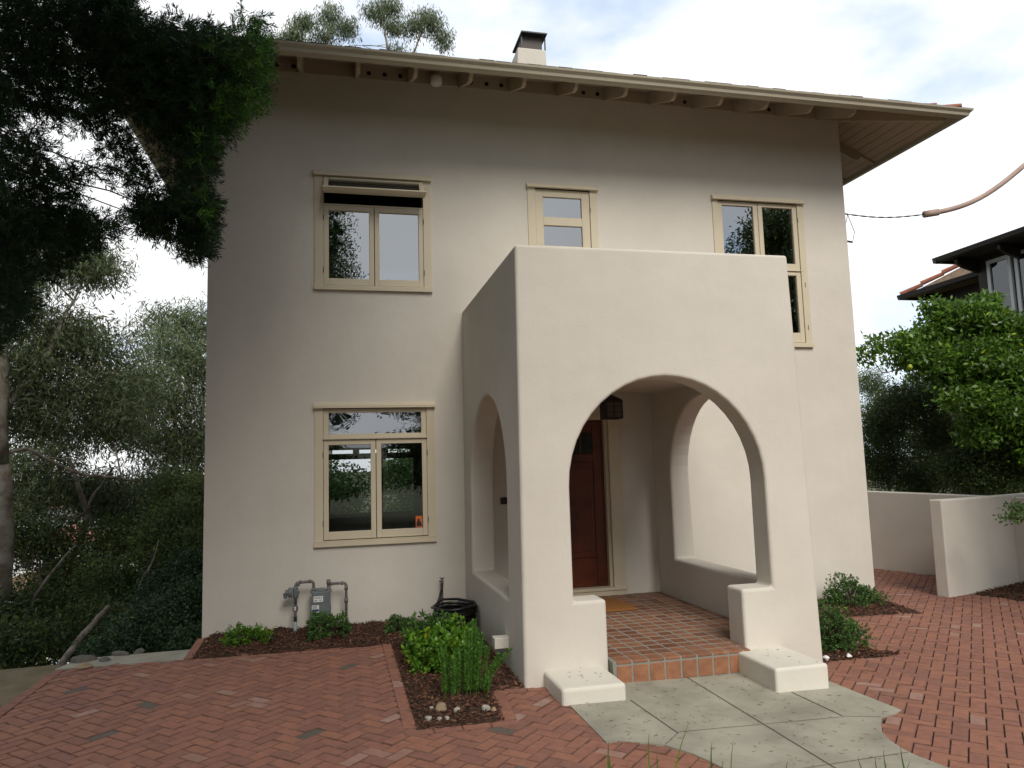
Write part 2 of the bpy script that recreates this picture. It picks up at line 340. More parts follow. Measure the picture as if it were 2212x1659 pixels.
cb = sheet('p', CONC, .008, None, .03)
path = tag(cb.build('concrete_path', M['concrete']), kind='structure')
jb = MB()
def strip(p, q, wd=.007, z=.0115, b=jb, mi=0):
    d = Vector((q[0]-p[0], q[1]-p[1])); n = Vector((-d.y, d.x)).normalized()*wd/2
    b.add([(p[0]+n.x, p[1]+n.y, plane_z(p[0])+z), (p[0]-n.x, p[1]-n.y, plane_z(p[0])+z), (q[0]-n.x, q[1]-n.y, plane_z(q[0])+z), (q[0]+n.x, q[1]+n.y, plane_z(q[0])+z)], [(0, 1, 2, 3)], mi=mi)
for p, q in [((4.66, -3.1), (4.62, -7)), ((3.91, -3.64), (3.95, -4.44)), ((3.95, -4.44), (3.77, -4.62)), ((5.31, -3.78), (5.33, -4.41)), ((3.95, -4.42), (5.33, -4.43)), ((5.33, -4.42), (5.6, -4.5)), ((4.62, -5.2), (5.28, -5.15)), ((4.0, -5.25), (4.62, -5.2))]:
    strip(p, q, .009 if p[0] in (4.66, 3.91, 5.31) else .005)
tag(jb.build('path_joint', M['joint']), kind='structure')
b = sheet('p', [(-1.25, -.92), (-1.15, -.52), (.0, -.50), (.0, -.95)], .004, None, .05)
tag(b.build('concrete_strip', M['concrete']), kind='structure')

# ------------------------------------------------------------------ house
house = thing('stucco_house', 'two storey cream stucco house with a hipped roof and an arched entrance porch', 'house')
HW, HD, HT = 9.213, 8.5, 7.34
def wall_grid(xs, zs, holes, fn, thick, mb):
    xs = sorted(set(xs)); zs = sorted(set(zs))
    def solid(i, k):
        if i < 0 or k < 0 or i >= len(xs)-1 or k >= len(zs)-1: return False
        cx, cz = (xs[i]+xs[i+1])/2, (zs[k]+zs[k+1])/2
        return not any(h[0] < cx < h[1] and h[2] < cz < h[3] for h in holes)
    for i in range(len(xs)-1):
        for k in range(len(zs)-1):
            if not solid(i, k): continue
            a, b_, c, d = xs[i], xs[i+1], zs[k], zs[k+1]
            mb.add([fn(a, 0, c), fn(b_, 0, c), fn(b_, 0, d), fn(a, 0, d)], [(0, 1, 2, 3)])
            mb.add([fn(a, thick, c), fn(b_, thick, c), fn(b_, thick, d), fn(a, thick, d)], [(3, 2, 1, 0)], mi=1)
            if not solid(i-1, k): mb.add([fn(a, 0, c), fn(a, 0, d), fn(a, thick, d), fn(a, thick, c)], [(0, 1, 2, 3)])
            if not solid(i+1, k): mb.add([fn(b_, 0, c), fn(b_, thick, c), fn(b_, thick, d), fn(b_, 0, d)], [(0, 1, 2, 3)])
            if not solid(i, k-1): mb.add([fn(a, 0, c), fn(a, thick, c), fn(b_, thick, c), fn(b_, 0, c)], [(0, 1, 2, 3)])
            if not solid(i, k+1): mb.add([fn(a, 0, d), fn(b_, 0, d), fn(b_, thick, d), fn(a, thick, d)], [(0, 1, 2, 3)])
W1 = (1.40, 2.69, 4.31, 5.755); W2 = (4.25, 5.05, 3.15, 5.765); W3 = (7.04, 8.36, 3.62, 5.745); W4 = (1.39, 2.69, 1.07, 2.715); DR = (4.05, 5.23, .19, 2.62)
front = [W1, W2, W3, W4, DR]
mb = MB()
wall_grid([0, HW]+[q for h in front for q in h[:2]], [-1, HT]+[q for h in front for q in h[2:]], front, lambda x, y, z: (x, y, z), .2, mb)
back = [(1.30, 1.93, 2.285, 2.41), (2.04, 2.50, 2.285, 2.41), (2.71, 3.28, 2.285, 2.41), (1.3, 2.45, .9, 2.19), (2.59, 3.34, .9, 2.19)]
wall_grid([0, HW]+[q for h in back for q in h[:2]], [-5, HT]+[q for h in back for q in h[2:]], back, lambda x, y, z: (HW-x if False else x, HD-y, z), .2, mb)
mb.add([(0, 0, -5), (0, HD, -5), (0, HD, HT), (0, 0, HT)], [(0, 1, 2, 3)]); mb.add([(HW, 0, -5), (HW, HD, -5), (HW, HD, HT), (HW, 0, HT)], [(0, 1, 2, 3)])
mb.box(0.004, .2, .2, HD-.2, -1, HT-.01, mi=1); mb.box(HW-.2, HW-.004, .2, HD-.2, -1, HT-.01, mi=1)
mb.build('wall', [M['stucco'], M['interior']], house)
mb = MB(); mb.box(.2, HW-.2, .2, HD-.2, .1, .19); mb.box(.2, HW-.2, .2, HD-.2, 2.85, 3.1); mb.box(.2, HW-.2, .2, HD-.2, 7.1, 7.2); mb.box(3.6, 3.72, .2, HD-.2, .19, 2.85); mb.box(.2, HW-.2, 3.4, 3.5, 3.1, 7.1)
mb.build('interior_floor', M['interior'], house)

# eaves and hipped roof
E_, ZE, SL = 1.15, 6.80, .46
def eave(side, s, o, z):     # s along the wall, o outward distance
    return {'front': (s, -o, z), 'right': (HW+o, s, z), 'left': (-o, s, z), 'back': (s, HD+o, z)}[side]
x0, x1, y0, y1 = -E_, HW+E_, -E_, HD+E_
ry = (y1-y0)/2; zr = ZE+ry*SL; ym = (y0+y1)/2
def roofpts(dz, ex=0):
    return [(x0-ex, y0-ex, ZE+dz-ex*SL), (x1+ex, y0-ex, ZE+dz-ex*SL), (x1+ex, y1+ex, ZE+dz-ex*SL), (x0-ex, y1+ex, ZE+dz-ex*SL), (x0+ry, ym, zr+dz), (x1-ry, ym, zr+dz)]
RF = [(0, 1, 5, 4), (1, 2, 5), (2, 3, 4, 5), (3, 0, 4)]
mb = MB(); mb.add(roofpts(.0), RF); soff = mb.build('soffit', M['soffit'], house)
mb = MB(); mb.add(roofpts(.055, .03), RF, mi=0); mb.add([*roofpts(.055, .03)[:4], *roofpts(.0, .03)[:4]], [(i, (i+1) % 4, 4+(i+1) % 4, 4+i) for i in range(4)])
for k in range(56):         # shingle tabs along the front and right eaves
    x = x0+.2*k+.01
    if x < x1-.2: mb.box(x, x+.19, y0-.09-random.uniform(0, .015), y0+.15, ZE+.03, ZE+.05+random.uniform(.0, .012))
roof = mb.build('roof', M['shingle'], house)
# soffit board seams
mb = MB()
for k in range(1, 9):
    o = k*.13; z = ZE+(E_-o)*SL-.002
    for a, c in (((-o, -o), (HW+o, -o)), ((HW+o, -o), (HW+o, HD+o)), ((-o, -o), (-o, HD+o))):
        dx, dy = c[0]-a[0], c[1]-a[1]; l_ = math.hypot(dx, dy); nx_, ny_ = -dy/l_*.004, dx/l_*.004
        mb.add([(a[0]+nx_, a[1]+ny_, z), (a[0]-nx_, a[1]-ny_, z), (c[0]-nx_, c[1]-ny_, z), (c[0]+nx_, c[1]+ny_, z)], [(0, 1, 2, 3)])
mb.build('board_seam', M['interior'], soff)
# gutter swept round the eaves
prof = [(1.13, 6.735), (1.195, 6.735), (1.22, 6.75), (1.23, 6.785), (1.262, 6.815), (1.268, 6.84), (1.256, 6.84), (1.22, 6.805), (1.205, 6.765), (1.14, 6.76), (1.13, 6.84)]
mb = MB(); n = len(prof); vs = []
for cx, cy in ((-1, -1), (1, -1), (1, 1), (-1, 1)):
    for o, z in prof: vs.append(((HW+o) if cx > 0 else -o, (HD+o) if cy > 0 else -o, z))
fs = [(c*n+i, c*n+(i+1) % n, ((c+1) % 4)*n+(i+1) % n, ((c+1) % 4)*n+i) for c in range(4) for i in range(n)]
mb.add(vs, fs); mb.build('gutter', M['gutter'], house)
# rafter tails
def rafter(side, s):
    pr = [(0, 7.335), (0, 7.14), (.72, 6.83), (.78, 6.82), (.83, 6.84), (.865, 6.88), (1.12, 6.77), (1.125, 6.811)]
    mb = MB(); a = [eave(side, s-.024, o, z-.002) for o, z in pr]; c = [eave(side, s+.024, o, z-.002) for o, z in pr]; n = len(pr)
    mb.add(a+c, [tuple(range(n)), tuple(reversed(range(n, 2*n)))]+[(i, n+i, n+(i+1) % n, (i+1) % n) for i in range(n)])
    mb.build('rafter', M['soffit'], house)
for k in range(-1, 12): rafter('front', 1.13+.7*k)
for k in range(0, 11): rafter('right', .62+.75*k); rafter('left', .62+.75*k)
for cx, sx in ((0, -1), (HW, 1)):
    d = Vector((sx, -1, 0)).normalized(); nn = Vector((-d.y, d.x, 0))*.03; L2 = 1.13*1.414
    mb = MB(); pr = [(0, 7.32), (0, 7.14), (L2*.88, 6.75), (L2, 6.80)]
    vs = [Vector((cx, 0, z))+d*o+nn for o, z in pr]+[Vector((cx, 0, z))+d*o-nn for o, z in pr]
    mb.add(vs, [(0, 1, 2, 3), (7, 6, 5, 4)]+[(i, 4+i, 4+(i+1) % 4, (i+1) % 4) for i in range(4)]); mb.build('rafter', M['soffit'], house)
mb = MB(); mb.box(0.0, HW, -.02, -.001, 7.145, 7.325); frz = mb.build('frieze_board', M['soffit'], house)
for x in (.81, 1.02, 1.99, 2.20, 2.41, 3.38, 3.60, 3.81, 4.81, 5.02, 5.23, 6.39, 6.60, 7.79, 8.00):
    mb = MB(); mb.tube([(x, -.0225, 7.22), (x, -.0205, 7.22)], .03, 14); mb.build('vent_hole', M['dark'], frz)
# hip tiles on the right front hip
for k in range(6):
    p = Vector((x1+.03, y0-.03, ZE+.07)); d = Vector((-1, 1, SL)).normalized(); a = p+d*(.32*k+.02); c = a+d*.36
    mb = MB(); vs = []
    for q, r, up in ((a, .085, .05), (c, .065, .02)):
        for i in range(7):
            an = math.pi*i/6; s_ = Vector((1, 1, 0)).normalized(); vs.append(q+s_*math.cos(an)*r+Vector((0, 0, 1))*(math.sin(an)*r*.7+up-.04))
    mb.add(vs, [(i, i+1, 8+i, 7+i) for i in range(6)]+[tuple(range(7))]); mb.build('hip_tile', M['redtile'], roof)
# chimney
ch = MB(); ch.add([(4.78, 3.0, 8.0), (5.45, 3.0, 8.0), (5.45, 3.7, 8.0), (4.78, 3.7, 8.0), (4.86, 3.03, 9.68), (5.40, 3.03, 9.68), (5.40, 3.65, 9.68), (4.86, 3.65, 9.68)], [(4, 5, 6, 7), (0, 1, 5, 4), (1, 2, 6, 5), (2, 3, 7, 6), (3, 0, 4, 7)])
chim = ch.build('chimney', M['stucco'], house, bevel=.02)
mb = MB(); mb.box(4.96, 5.345, 3.08, 3.58, 9.682, 9.95); mb.build('spark_screen', M['mesh'], chim)
mb = MB(); mb.box(4.92, 5.42, 2.96, 3.70, 9.95, 9.975); mb.add([(4.92, 2.96, 9.975), (5.42, 2.96, 9.975), (5.42, 3.70, 9.975), (4.92, 3.70, 9.975), (5.1, 3.2, 10.03), (5.25, 3.2, 10.03), (5.25, 3.45, 10.03), (5.1, 3.45, 10.03)], [(4, 5, 6, 7), (0, 1, 5, 4), (1, 2, 6, 5), (2, 3, 7, 6), (3, 0, 4, 7)])
for x_ in (4.945, 5.395):
    mb.box(x_-.012, x_+.012, 3.04, 3.06, 9.68, 9.95)
mb.build('chimney_cap', M['tin'], chim)

# windows
def ring(mb, x0, x1, z0, z1, fx, fz0, fz1, ya, yb):   # rectangular frame
    mb.box(x0, x0+fx, ya, yb, z0, z1); mb.box(x1-fx, x1, ya, yb, z0, z1)
    mb.box(x0+fx, x1-fx, ya, yb, z0, z0+fz0); mb.box(x0+fx, x1-fx, ya, yb, z1-fz1, z1)
def casing(x0, x1, z0, z1, h, sill=True, hz=.075):
    mb = MB(); a, b_, c, d = h
    mb.prism([(x0, z0), (a, z0), (a, d), (b_, d), (b_, z0), (x1, z0), (x1, z1+.02), (x0, z1+.02)], 'y', -.016, .06)
    w_ = mb.build('window', M['trim'], house)
    mb = MB(); mb.prism([(-.065, z1+.0), (-.065, z1+.03), (-.05, z1+hz*.55), (-.03, z1+hz), (.02, z1+hz), (.02, z1)], 'x', x0-.012, x1+.012)
    mb.build('head_casing', M['trim'], w_)
    if sill:
        mb = MB(); mb.box(x0-.006, x1+.006, -.045, .03, z0-.06, z0-.002); mb.box(a, b_, -.012, .12, z0, c) if c > z0+.002 else None
        mb.build('sill', M['trim'], w_)
    return w_
def sash(w_, x0, x1, z0, z1, fx, f0, f1, ya=.0, g='glass', name='casement', thick=.04):
    mb = MB(); ring(mb, x0, x1, z0, z1, fx, f0, f1, ya, ya+thick); s_ = mb.build(name, M['trim'], w_, bevel=.004, seg=1)
    mb = MB(); y = ya+.026; mb.add([(x0+fx-.002, y, z0+f0-.002), (x1-fx+.002, y, z0+f0-.002), (x1-fx+.002, y, z1-f1+.002), (x0+fx-.002, y, z1-f1+.002)], [(0, 1, 2, 3)])
    mb.build('pane', M[g], w_); return s_
def hinge(w_, x, z):
    mb = MB(); mb.tube([(x, -.02, z-.035), (x, -.02, z+.035)], .006, 6); mb.build('hinge', M['brass'], w_)
# upper left: open awning over two casements
w1 = casing(1.285, 2.79, 4.30, 5.755, W1)
sash(w1, 1.402, 2.041, 4.312, 5.372, .062, .088, .068); sash(w1, 2.049, 2.688, 4.312, 5.372, .062, .088, .068)
mb = MB(); mb.box(1.40, 2.69, .0, .12, 5.374, 5.394); mb.build('mullion', M['trim'], w1)
for x, z in ((1.397, 5.2), (1.397, 4.5), (2.692, 5.2), (2.692, 4.5)): hinge(w1, x, z)
ang = R_(-43); aw = MB(); ring(aw, 1.402, 2.688, -.385, 0, .058, .075, .06, -.02, .02); aw.box(1.392, 2.702, -.055, -.02, -.40, -.335); aw.box(1.392, 2.702, -.072, -.055, -.40, -.38)
aw.v = [(x, y*math.cos(ang)-z*math.sin(ang)*-1*-1 if False else (y*math.cos(ang)-z*math.sin(ang)), y*math.sin(ang)+z*math.cos(ang)) for x, y, z in aw.v]
aw.v = [(x, -abs(0)+y-.0, z+5.74) for x, y, z in aw.v]
aw.build('awning_sash', M['trim'], w1)
mb = MB(); pz = [(-.31, ), (-.06, )]
def rot(y, z): return (y*math.cos(ang)-z*math.sin(ang), y*math.sin(ang)+z*math.cos(ang)+5.74)
q0, q1 = rot(0, -.312), rot(0, -.058)
mb.add([(1.459, *q0), (2.631, *q0), (2.631, *q1), (1.459, *q1)], [(0, 1, 2, 3)]); mb.build('pane', M['dullglass'], w1)
# upper middle: balcony door, ladder of panes
w2 = casing(4.14, 5.16, 3.15, 5.765, W2, sill=False, hz=.06)
mb = MB(); mb.box(4.254, 4.366, 0, .04, 3.15, 5.755); mb.box(4.928, 5.046, 0, .04, 3.15, 5.755)
zs = [5.755]; z = 5.65
mb.box(4.366, 4.928, 0, .04, 5.65, 5.755)
for k in range(6):
    zb = z-.29; nb = .12
    mb.box(4.366, 4.928, 0, .04, zb-nb, zb); z = zb-nb
mb.build('casement', M['trim'], w2, bevel=.004, seg=1)
z = 5.65
for k in range(6):
    p_ = MB(); p_.add([(4.36, .026, z-.29), (4.934, .026, z-.29), (4.934, .026, z), (4.36, .026, z)], [(0, 1, 2, 3)]); p_.build('pane', M['glass'], w2); z -= .41
hinge(w2, 5.053, 5.48)
# upper right: four lights
w3 = casing(6.953, 8.465, 3.61, 5.745, W3)
for a, c in ((7.042, 7.698), (7.706, 8.358)):
    sash(w3, a, c, 4.715, 5.74, .073, .105, .062); sash(w3, a, c, 3.625, 4.705, .073, .145, .065)
mb = MB(); mb.box(7.05, 8.40, -.02, -.001, 4.706, 4.714); mb.build('drip_strip', M['trim'], w3)
for x, z in ((8.363, 5.5), (8.41, 4.5), (8.41, 3.85)): hinge(w3, x-.0, z)
# lower left: transom over two casements
w4 = casing(1.285, 2.79, 1.06, 2.715, W4)
sash(w4, 1.392, 2.688, 2.335, 2.71, .066, .055, .05, g='wavy', name='transom')
mb = MB(); mb.box(1.385, 2.70, -.03, .0, 2.322, 2.345); mb.build('drip_strip', M['trim'], w4)
sash(w4, 1.394, 2.037, 1.078, 2.318, .062, .098, .066, g='innerglass'); sash(w4, 2.045, 2.688, 1.078, 2.318, .062, .098, .062, g='innerglass')
for x, z in ((1.389, 2.13), (1.389, 1.28), (2.692, 2.13), (2.692, 1.28)): hinge(w4, x, z)
# back windows of the room behind
for h in back:
    mb = MB(); ring(mb, h[0], h[1], h[2], h[3], .02, .02, .02, HD-.2, HD-.15); mb.build('window', M['brownwood'], house)

# front door
mb = MB(); mb.box(5.13, 5.23, .02, .19, .27, 2.6); mb.box(4.05, 4.13, .02, .19, .27, 2.6); mb.box(4.05, 5.23, .02, .19, 2.52, 2.6); mb.box(5.17, 5.34, -.03, .012, .20, 2.7); mb.box(3.94, 4.11, -.03, .012, .20, 2.7); mb.box(3.94, 5.34, -.03, .012, 2.60, 2.7); mb.box(3.93, 5.36, -.05, .15, .235, .275)
mb.box(3.93, 5.345, -.035, .0, .165, .232)
mb.build('door_frame', M['trim'], house, bevel=.004, seg=1)
mb = MB(); ring(mb, 4.132, 5.128, .28, 2.51, .15, .38, .16, .09, .13); mb.box(4.28, 4.98, .09, .13, 1.95, 2.06); mb.box(4.28, 4.98, .105, .125, .66, 1.95); mb.box(4.34, 4.92, .096, .106, .74, 1.87)
dr = mb.build('door', M['door'], house, bevel=.006, seg=1)
mb = MB(); mb.box(4.28, 4.98, .11, .12, 2.06, 2.35); mb.build('pane', M['doordark'], dr)
for k in range(1, 4):
    mb = MB(); mb.box(4.28+.175*k-.012, 4.28+.175*k+.012, .095, .109, 2.06, 2.35); mb.build('muntin', M['door'], dr)

# porch
PX0, PX1, PY = 3.17, 6.11, -3.05
def temp(mb): 
    o = mb.build('tmp', M['stucco']); return o
outer = MB(); outer.box(PX0, PX1, PY, .06, -.4, 4.0)
po = outer.build('porch', M['stucco'])
def arch_poly(a, b_, zb, zs, zt, n=18, p=2.15):
    c = (a+b_)/2; r = (b_-a)/2; P = [(a, zb), (b_, zb)]
    for i in range(n+1):
        th = math.pi*i/n; cx = math.copysign(abs(math.cos(th))**(2/p), math.cos(th)); P.append((c+r*cx, zs+(zt-zs)*abs(math.sin(th))**(2/p)))
    return P
cut = []
c_ = MB(); c_.box(3.45, 5.84, -2.76, .3, .10, 2.88); cut.append(c_)
c_ = MB(); c_.box(3.42, 5.86, -2.80, .3, 3.12, 5); cut.append(c_)
c_ = MB(); c_.prism(arch_poly(3.64, 5.645, .70, 1.72, 2.75, 22, 2.0), 'y', -3.5, -2.5); cut.append(c_)
c_ = MB(); c_.box(3.945, 5.315, -3.5, -2.5, -.6, .75); cut.append(c_)
c_ = MB(); c_.prism(arch_poly(-2.49, -.50, .66, 1.72, 2.72, 22, 2.0), 'x', 2.8, 6.5); cut.append(c_)
for c_ in cut:
    o = temp(c_); m_ = po.modifiers.new('b', 'BOOLEAN'); m_.operation = 'DIFFERENCE'; m_.solver = 'EXACT'; m_.object = o
    dg = bpy.context.evaluated_depsgraph_get(); me = bpy.data.meshes.new_from_object(po.evaluated_get(dg))
    po.modifiers.clear(); po.data = me; bpy.data.objects.remove(o)
bm = bmesh.new(); bm.from_mesh(po.data)
bmesh.ops.remove_doubles(bm, verts=bm.verts, dist=.0005)
bmesh.ops.bevel(bm, geom=[e for e in bm.edges if len(e.link_faces) == 2 and e.calc_face_angle(0) > .7], offset=.03, segments=3, affect='EDGES', profile=.5, clamp_overlap=True)
for v in bm.verts:           # slight batter of the hand-plastered walls
    k = (4.0-v.co.z)/4.0
    if v.co.y < -2.9: v.co.y -= .02*k*k
    if v.co.x > 6.0: v.co.x = v.co.x-.045+.075*k
    if v.co.x < 3.3: v.co.x = v.co.x+.02-.035*k
bm.to_mesh(po.data); bm.free()
me = po.data; me.materials.clear(); me.materials.append(M['stucco']); po.parent = house
me.polygons.foreach_set('use_smooth', [False]*len(me.polygons))
# porch floor and step
mb = MB(); mb.box(3.46, 5.83, -2.75, -.001, -.2, .1685); mb.box(3.95, 5.31, -3.152, -2.75, -.3, .1675); fl = mb.build('porch_floor', M['grout'], po)
mb = MB(); p = .1585
def tl(x0, x1, y0, y1, z0, z1): brick = None
for i in range(-9, 10):
    xa = 4.61+p*i
    for j in range(0, 20):
        ya = -3.155+.145+p*(j-1) if j else -3.158
        yb = ya+(p-.017 if j else .144)
        if j: ya += .013
        a, b_ = xa+.009, xa+p-.009
        lo, hi = (3.955, 5.305) if yb < -2.74 else (3.47, 5.82)
        a, b_ = max(a, lo), min(b_, hi); yb2 = min(yb, -.01)
        if b_-a < .02 or yb2-ya < .02: continue
        if j == 0: ya += .0
        mb.box(a, b_, ya, yb2, .12 if j else .145, .171+random.uniform(-.0015, .0015), t=random.random()*.6+(.35 if j < 1 else .05))
    a, b_ = max(xa+.009, 3.955), min(xa+p-.009, 5.305)
    if b_-a > .02: mb.box(a, b_, -3.158, -3.13, -.005+plane_z(5)*.5, .128, t=.55+.4*random.random())
mb.build('floor_tile', M['tile'], fl, bevel=.005, seg=2)['kind'] = 'stuff'
fl.children[0]['label'] = 'terracotta tiles of the porch floor and step'
# plinth blocks either side of the step
mb = MB(); mb.box(3.33, 3.885, -3.63, -3.04, -.15, .125); mb.build('plinth_block', M['paint'], po, bevel=.03, seg=3)
mb = MB(); mb.box(5.185, 5.70, -3.76, -3.04, -.2, .155); mb.build('plinth_block', M['paint'], po, bevel=.025, seg=3)
# drain spout through the left porch wall
mb = MB(); mb.box(3.02, 3.3, -2.47, -2.34, .20, .30); mb.build('drain_spout', M['paint'], po, bevel=.006)

# lantern hanging from the porch ceiling
lan = thing('porch_lantern', 'black iron caged lantern hanging inside the arched porch', 'lantern', (4.67, -1.5, 2.44))
mb = MB(); cx, cy = 4.67, -1.5; h = .095
for sx in (-1, 0, 1):
    for sy in (-1, 0, 1):
        if sx == 0 and sy == 0: continue
        r = .008 if sx and sy else .004; mb.box(cx+sx*h-r, cx+sx*h+r, cy+sy*h-r, cy+sy*h+r, 2.44, 2.64)
for z in (2.445, 2.51, 2.575, 2.635):
    r = .004 if z in (2.51, 2.575) else .009
    for s_ in (-1, 1): mb.box(cx-h-.006, cx+h+.006, cy+s_*h-r, cy+s_*h+r, z-r, z+r); mb.box(cx+s_*h-r, cx+s_*h+r, cy-h, cy+h, z-r*.98, z+r*.98)
mb.build('cage', M['iron'], lan)
mb = MB(); h = .112; mb.add([(cx-h, cy-h, 2.645), (cx+h, cy-h, 2.645), (cx+h, cy+h, 2.645), (cx-h, cy+h, 2.645), (cx-.02, cy-.02, 2.715), (cx+.02, cy-.02, 2.715), (cx+.02, cy+.02, 2.715), (cx-.02, cy+.02, 2.715)], [(3, 2, 1, 0), (4, 5, 6, 7), (0, 1, 5, 4), (1, 2, 6, 5), (2, 3, 7, 6), (3, 0, 4, 7)]); mb.build('lamp_roof', M['iron'], lan)
mb = MB(); h = .086; mb.box(cx-h, cx+h, cy-h, cy+h, 2.452, 2.63); mb.build('lamp_glass', M['lampglass'], lan)
mb = MB(); mb.tube([(cx, cy, 2.71), (cx, cy, 2.87)], .006, 6); mb.tube([(cx, cy, 2.862), (cx, cy, 2.879)], .05, 12); mb.build('chain', M['iron'], lan)
settle(lan)
mb = MB(); mb.box(4.25, 5.05, -1.10, -.36, .176, .195, rot=R_(2), c=(4.6, -.7)); tag(mb.build('doormat', M['mat_'], bevel=.006), 'orange brown coir doormat on the terracotta porch floor', 'doormat')
dbp = thing('doorbell_plate', 'small dark square plate on the wall seen through the left side arch', 'doorbell', (3.69, 0, 1.47))
mb = MB(); mb.box(3.645, 3.735, -.02, -.001, 1.43, 1.52); mb.build('plate', M['brownwood'], dbp, bevel=.004)
mb = MB(); mb.tube([(3.705, -.021, 1.475), (3.705, -.027, 1.475)], .01, 10); mb.build('button', M['iron'], dbp); settle(dbp)
# orange sticker with a black sitting dog shape
st = thing('window_sticker', 'orange sticker with a black seated animal in the lower window corner', 'sticker', (2.575, .024, 1.17))
mb = MB(); mb.box(2.535, 2.618, .0215, .0245, 1.182, 1.325); mb.build('card', M['orange'], st)
mb = MB(); mb.prism([(2.545, 1.195), (2.61, 1.195), (2.61, 1.225), (2.60, 1.25), (2.585, 1.262), (2.588, 1.28), (2.575, 1.295), (2.565, 1.283), (2.552, 1.287), (2.555, 1.268), (2.545, 1.24)], 'y', .0190, .0212); mb.build('silhouette', M['ink'], st)
settle(st)
# white floodlight/sensor under the eave
fl_ = thing('eave_sensor_light', 'small off white dome light mounted under the front eave', 'light', (2.88, -.1, 7.12))
mb = MB(); mb.box(2.82, 2.94, -.10, -.022, 7.17, 7.22); mb.build('bracket', M['white'], fl_, bevel=.008)
mb = MB(); pr = [(.03, 7.20), (.07, 7.195), (.08, 7.16), (.082, 7.12), (.07, 7.085), (.05, 7.075), (.0, 7.072)]; vs = []
for r, z in pr:
    for k in range(16): vs.append((2.88+r*math.cos(k*math.pi/8), -.15+r*math.sin(k*math.pi/8), z-.01))
mb.add(vs, [(i*16+k, i*16+(k+1) % 16, (i+1)*16+(k+1) % 16, (i+1)*16+k) for i in range(6) for k in range(16)]+[tuple(range(16))]); mb.build('dome', M['white'], fl_, smooth=True); settle(fl_)

# ------------------------------------------------------------------ gas meter
gm = thing('gas_meter', 'grey gas meter with looping pipes against the left stucco wall', 'gas meter', (1.35, -.2, 0))
Y = -.2
def arc(p, q, n=5):
    return [tuple(p[i]+(q[i]-p[i])*k/n for i in range(3)) for k in range(n+1)]
def elbow(x, z, r, a0, a1, n=5): return [(x+r*math.cos(R_(a0+(a1-a0)*k/n)), Y, z+r*math.sin(R_(a0+(a1-a0)*k/n))) for k in range(n+1)]
mb = MB()
mb.tube([(1.071, Y, .36), (1.071, Y, .565)]+elbow(1.111, .575, .04, 180, 90)+[(1.24, Y, .62)]+elbow(1.245, .585, .035, 90, 0)+[(1.28, Y, .50)], .017, 10)
mb.tube([(1.455, Y, .5), (1.455, Y, .63)], .02, 10); mb.tube([(1.455, Y, .577), (1.63, Y, .577)]+elbow(1.63, .545, .032, 90, 0)+[(1.662, Y, .0)], .016, 10)
for x, z, r in ((1.28, .52, .026), (1.455, .52, .026), (1.455, .6, .026), (1.662, .37, .023), (1.662, .52, .021), (1.10, .60, .022)): mb.tube([(x, Y, z-.025), (x, Y, z+.025)], r, 10)
for x in (1.49, 1.615, 1.13, 1.235): mb.tube([(x-.012, Y, .577 if x > 1.4 else .62), (x+.012, Y, .577 if x > 1.4 else .62)], .022, 10)
mb.build('pipe', M['pipe'], gm, smooth=True)
mb = MB(); mb.tube([(1.071, Y, .22), (1.071, Y, .36)], .016, 10); mb.tube([(1.071, Y, .28), (1.071, Y, .345)], .026, 8); mb.box(1.035, 1.105, Y-.03, Y-.01, .30, .335); mb.build('shutoff_valve', M['pipe'], gm, bevel=.003)
mb = MB(); mb.box(1.062, 1.076, Y-.035, Y-.029, .30, .34, rot=.0); mb.build('valve_tag', M['white'], gm)
mb = MB(); mb.tube([(1.069, Y, -.05), (1.069, Y, .165)], .021, 12); mb.build('riser_pipe', M['lightpipe'], gm, smooth=True)
mb = MB(); mb.tube([(1.07, Y, .165), (1.07, Y, .225)], .020, 12); mb.build('coupling', M['ink'], gm)
mb = MB(); mb.tube([(1.071, Y, .43), (1.071, Y, .455), (1.071, Y, .555), (1.071, Y, .57)], [.022, .034, .034, .02], 14); mb.tube([(1.03, Y, .505), (1.0, Y, .505)], [.055, .06], 18); mb.tube([(1.0, Y, .505), (.985, Y, .505)], [.06, .045], 18); mb.tube([(.985, Y, .505), (.95, Y, .51)], .032, 12); mb.tube([(.955, Y, .50), (.955, Y, .44)], [.028, .02], 10); mb.tube([(1.09, Y, .505), (1.12, Y, .505)], .016, 8)
mb.build('regulator', M['metal'], gm, smooth=False)
mb = MB(); mb.prism([(1.235, .10), (1.478, .10), (1.485, .30), (1.475, .36), (1.47, .49), (1.455, .50), (1.28, .50), (1.262, .49), (1.255, .36), (1.238, .30)], 'y', -.27, -.11)
mb.box(1.24, 1.305, -.255, -.12, .485, .51); mb.box(1.425, 1.49, -.255, -.12, .485, .51); mb.prism([(1.30, .485), (1.42, .485), (1.41, .53), (1.31, .53)], 'y', -.25, -.13)
mb.build('meter_body', M['metal'], gm, bevel=.008)
mb = MB(); mb.box(1.282, 1.392, -.2785, -.2705, .385, .452); dial = mb.build('dial_plate', M['white'], gm)
mb = MB()
for k in range(4): mb.tube([(1.300+.0235*k, -.2795, .432), (1.300+.0235*k, -.2788, .432)], .0075, 8)
mb.box(1.292, 1.322, -.2795, -.2788, .398, .406); mb.box(1.352, 1.372, -.2795, -.2788, .400, .408); mb.build('dial', M['ink'], dial)
mb = MB(); mb.box(1.262, 1.345, -.2755, -.2705, .262, .348); lb = mb.build('sticker', M['white'], gm)
mb = MB(); mb.box(1.264, 1.343, -.2765, -.2757, .275, .302); mb.build('blue_band', M['blue'], lb)
mb = MB()
for k in range(4): mb.box(1.268, 1.268+.06-.008*(k % 2), -.2765, -.2757, .31+.009*k, .3135+.009*k)
mb.build('print_line', M['ink'], lb); settle(gm)

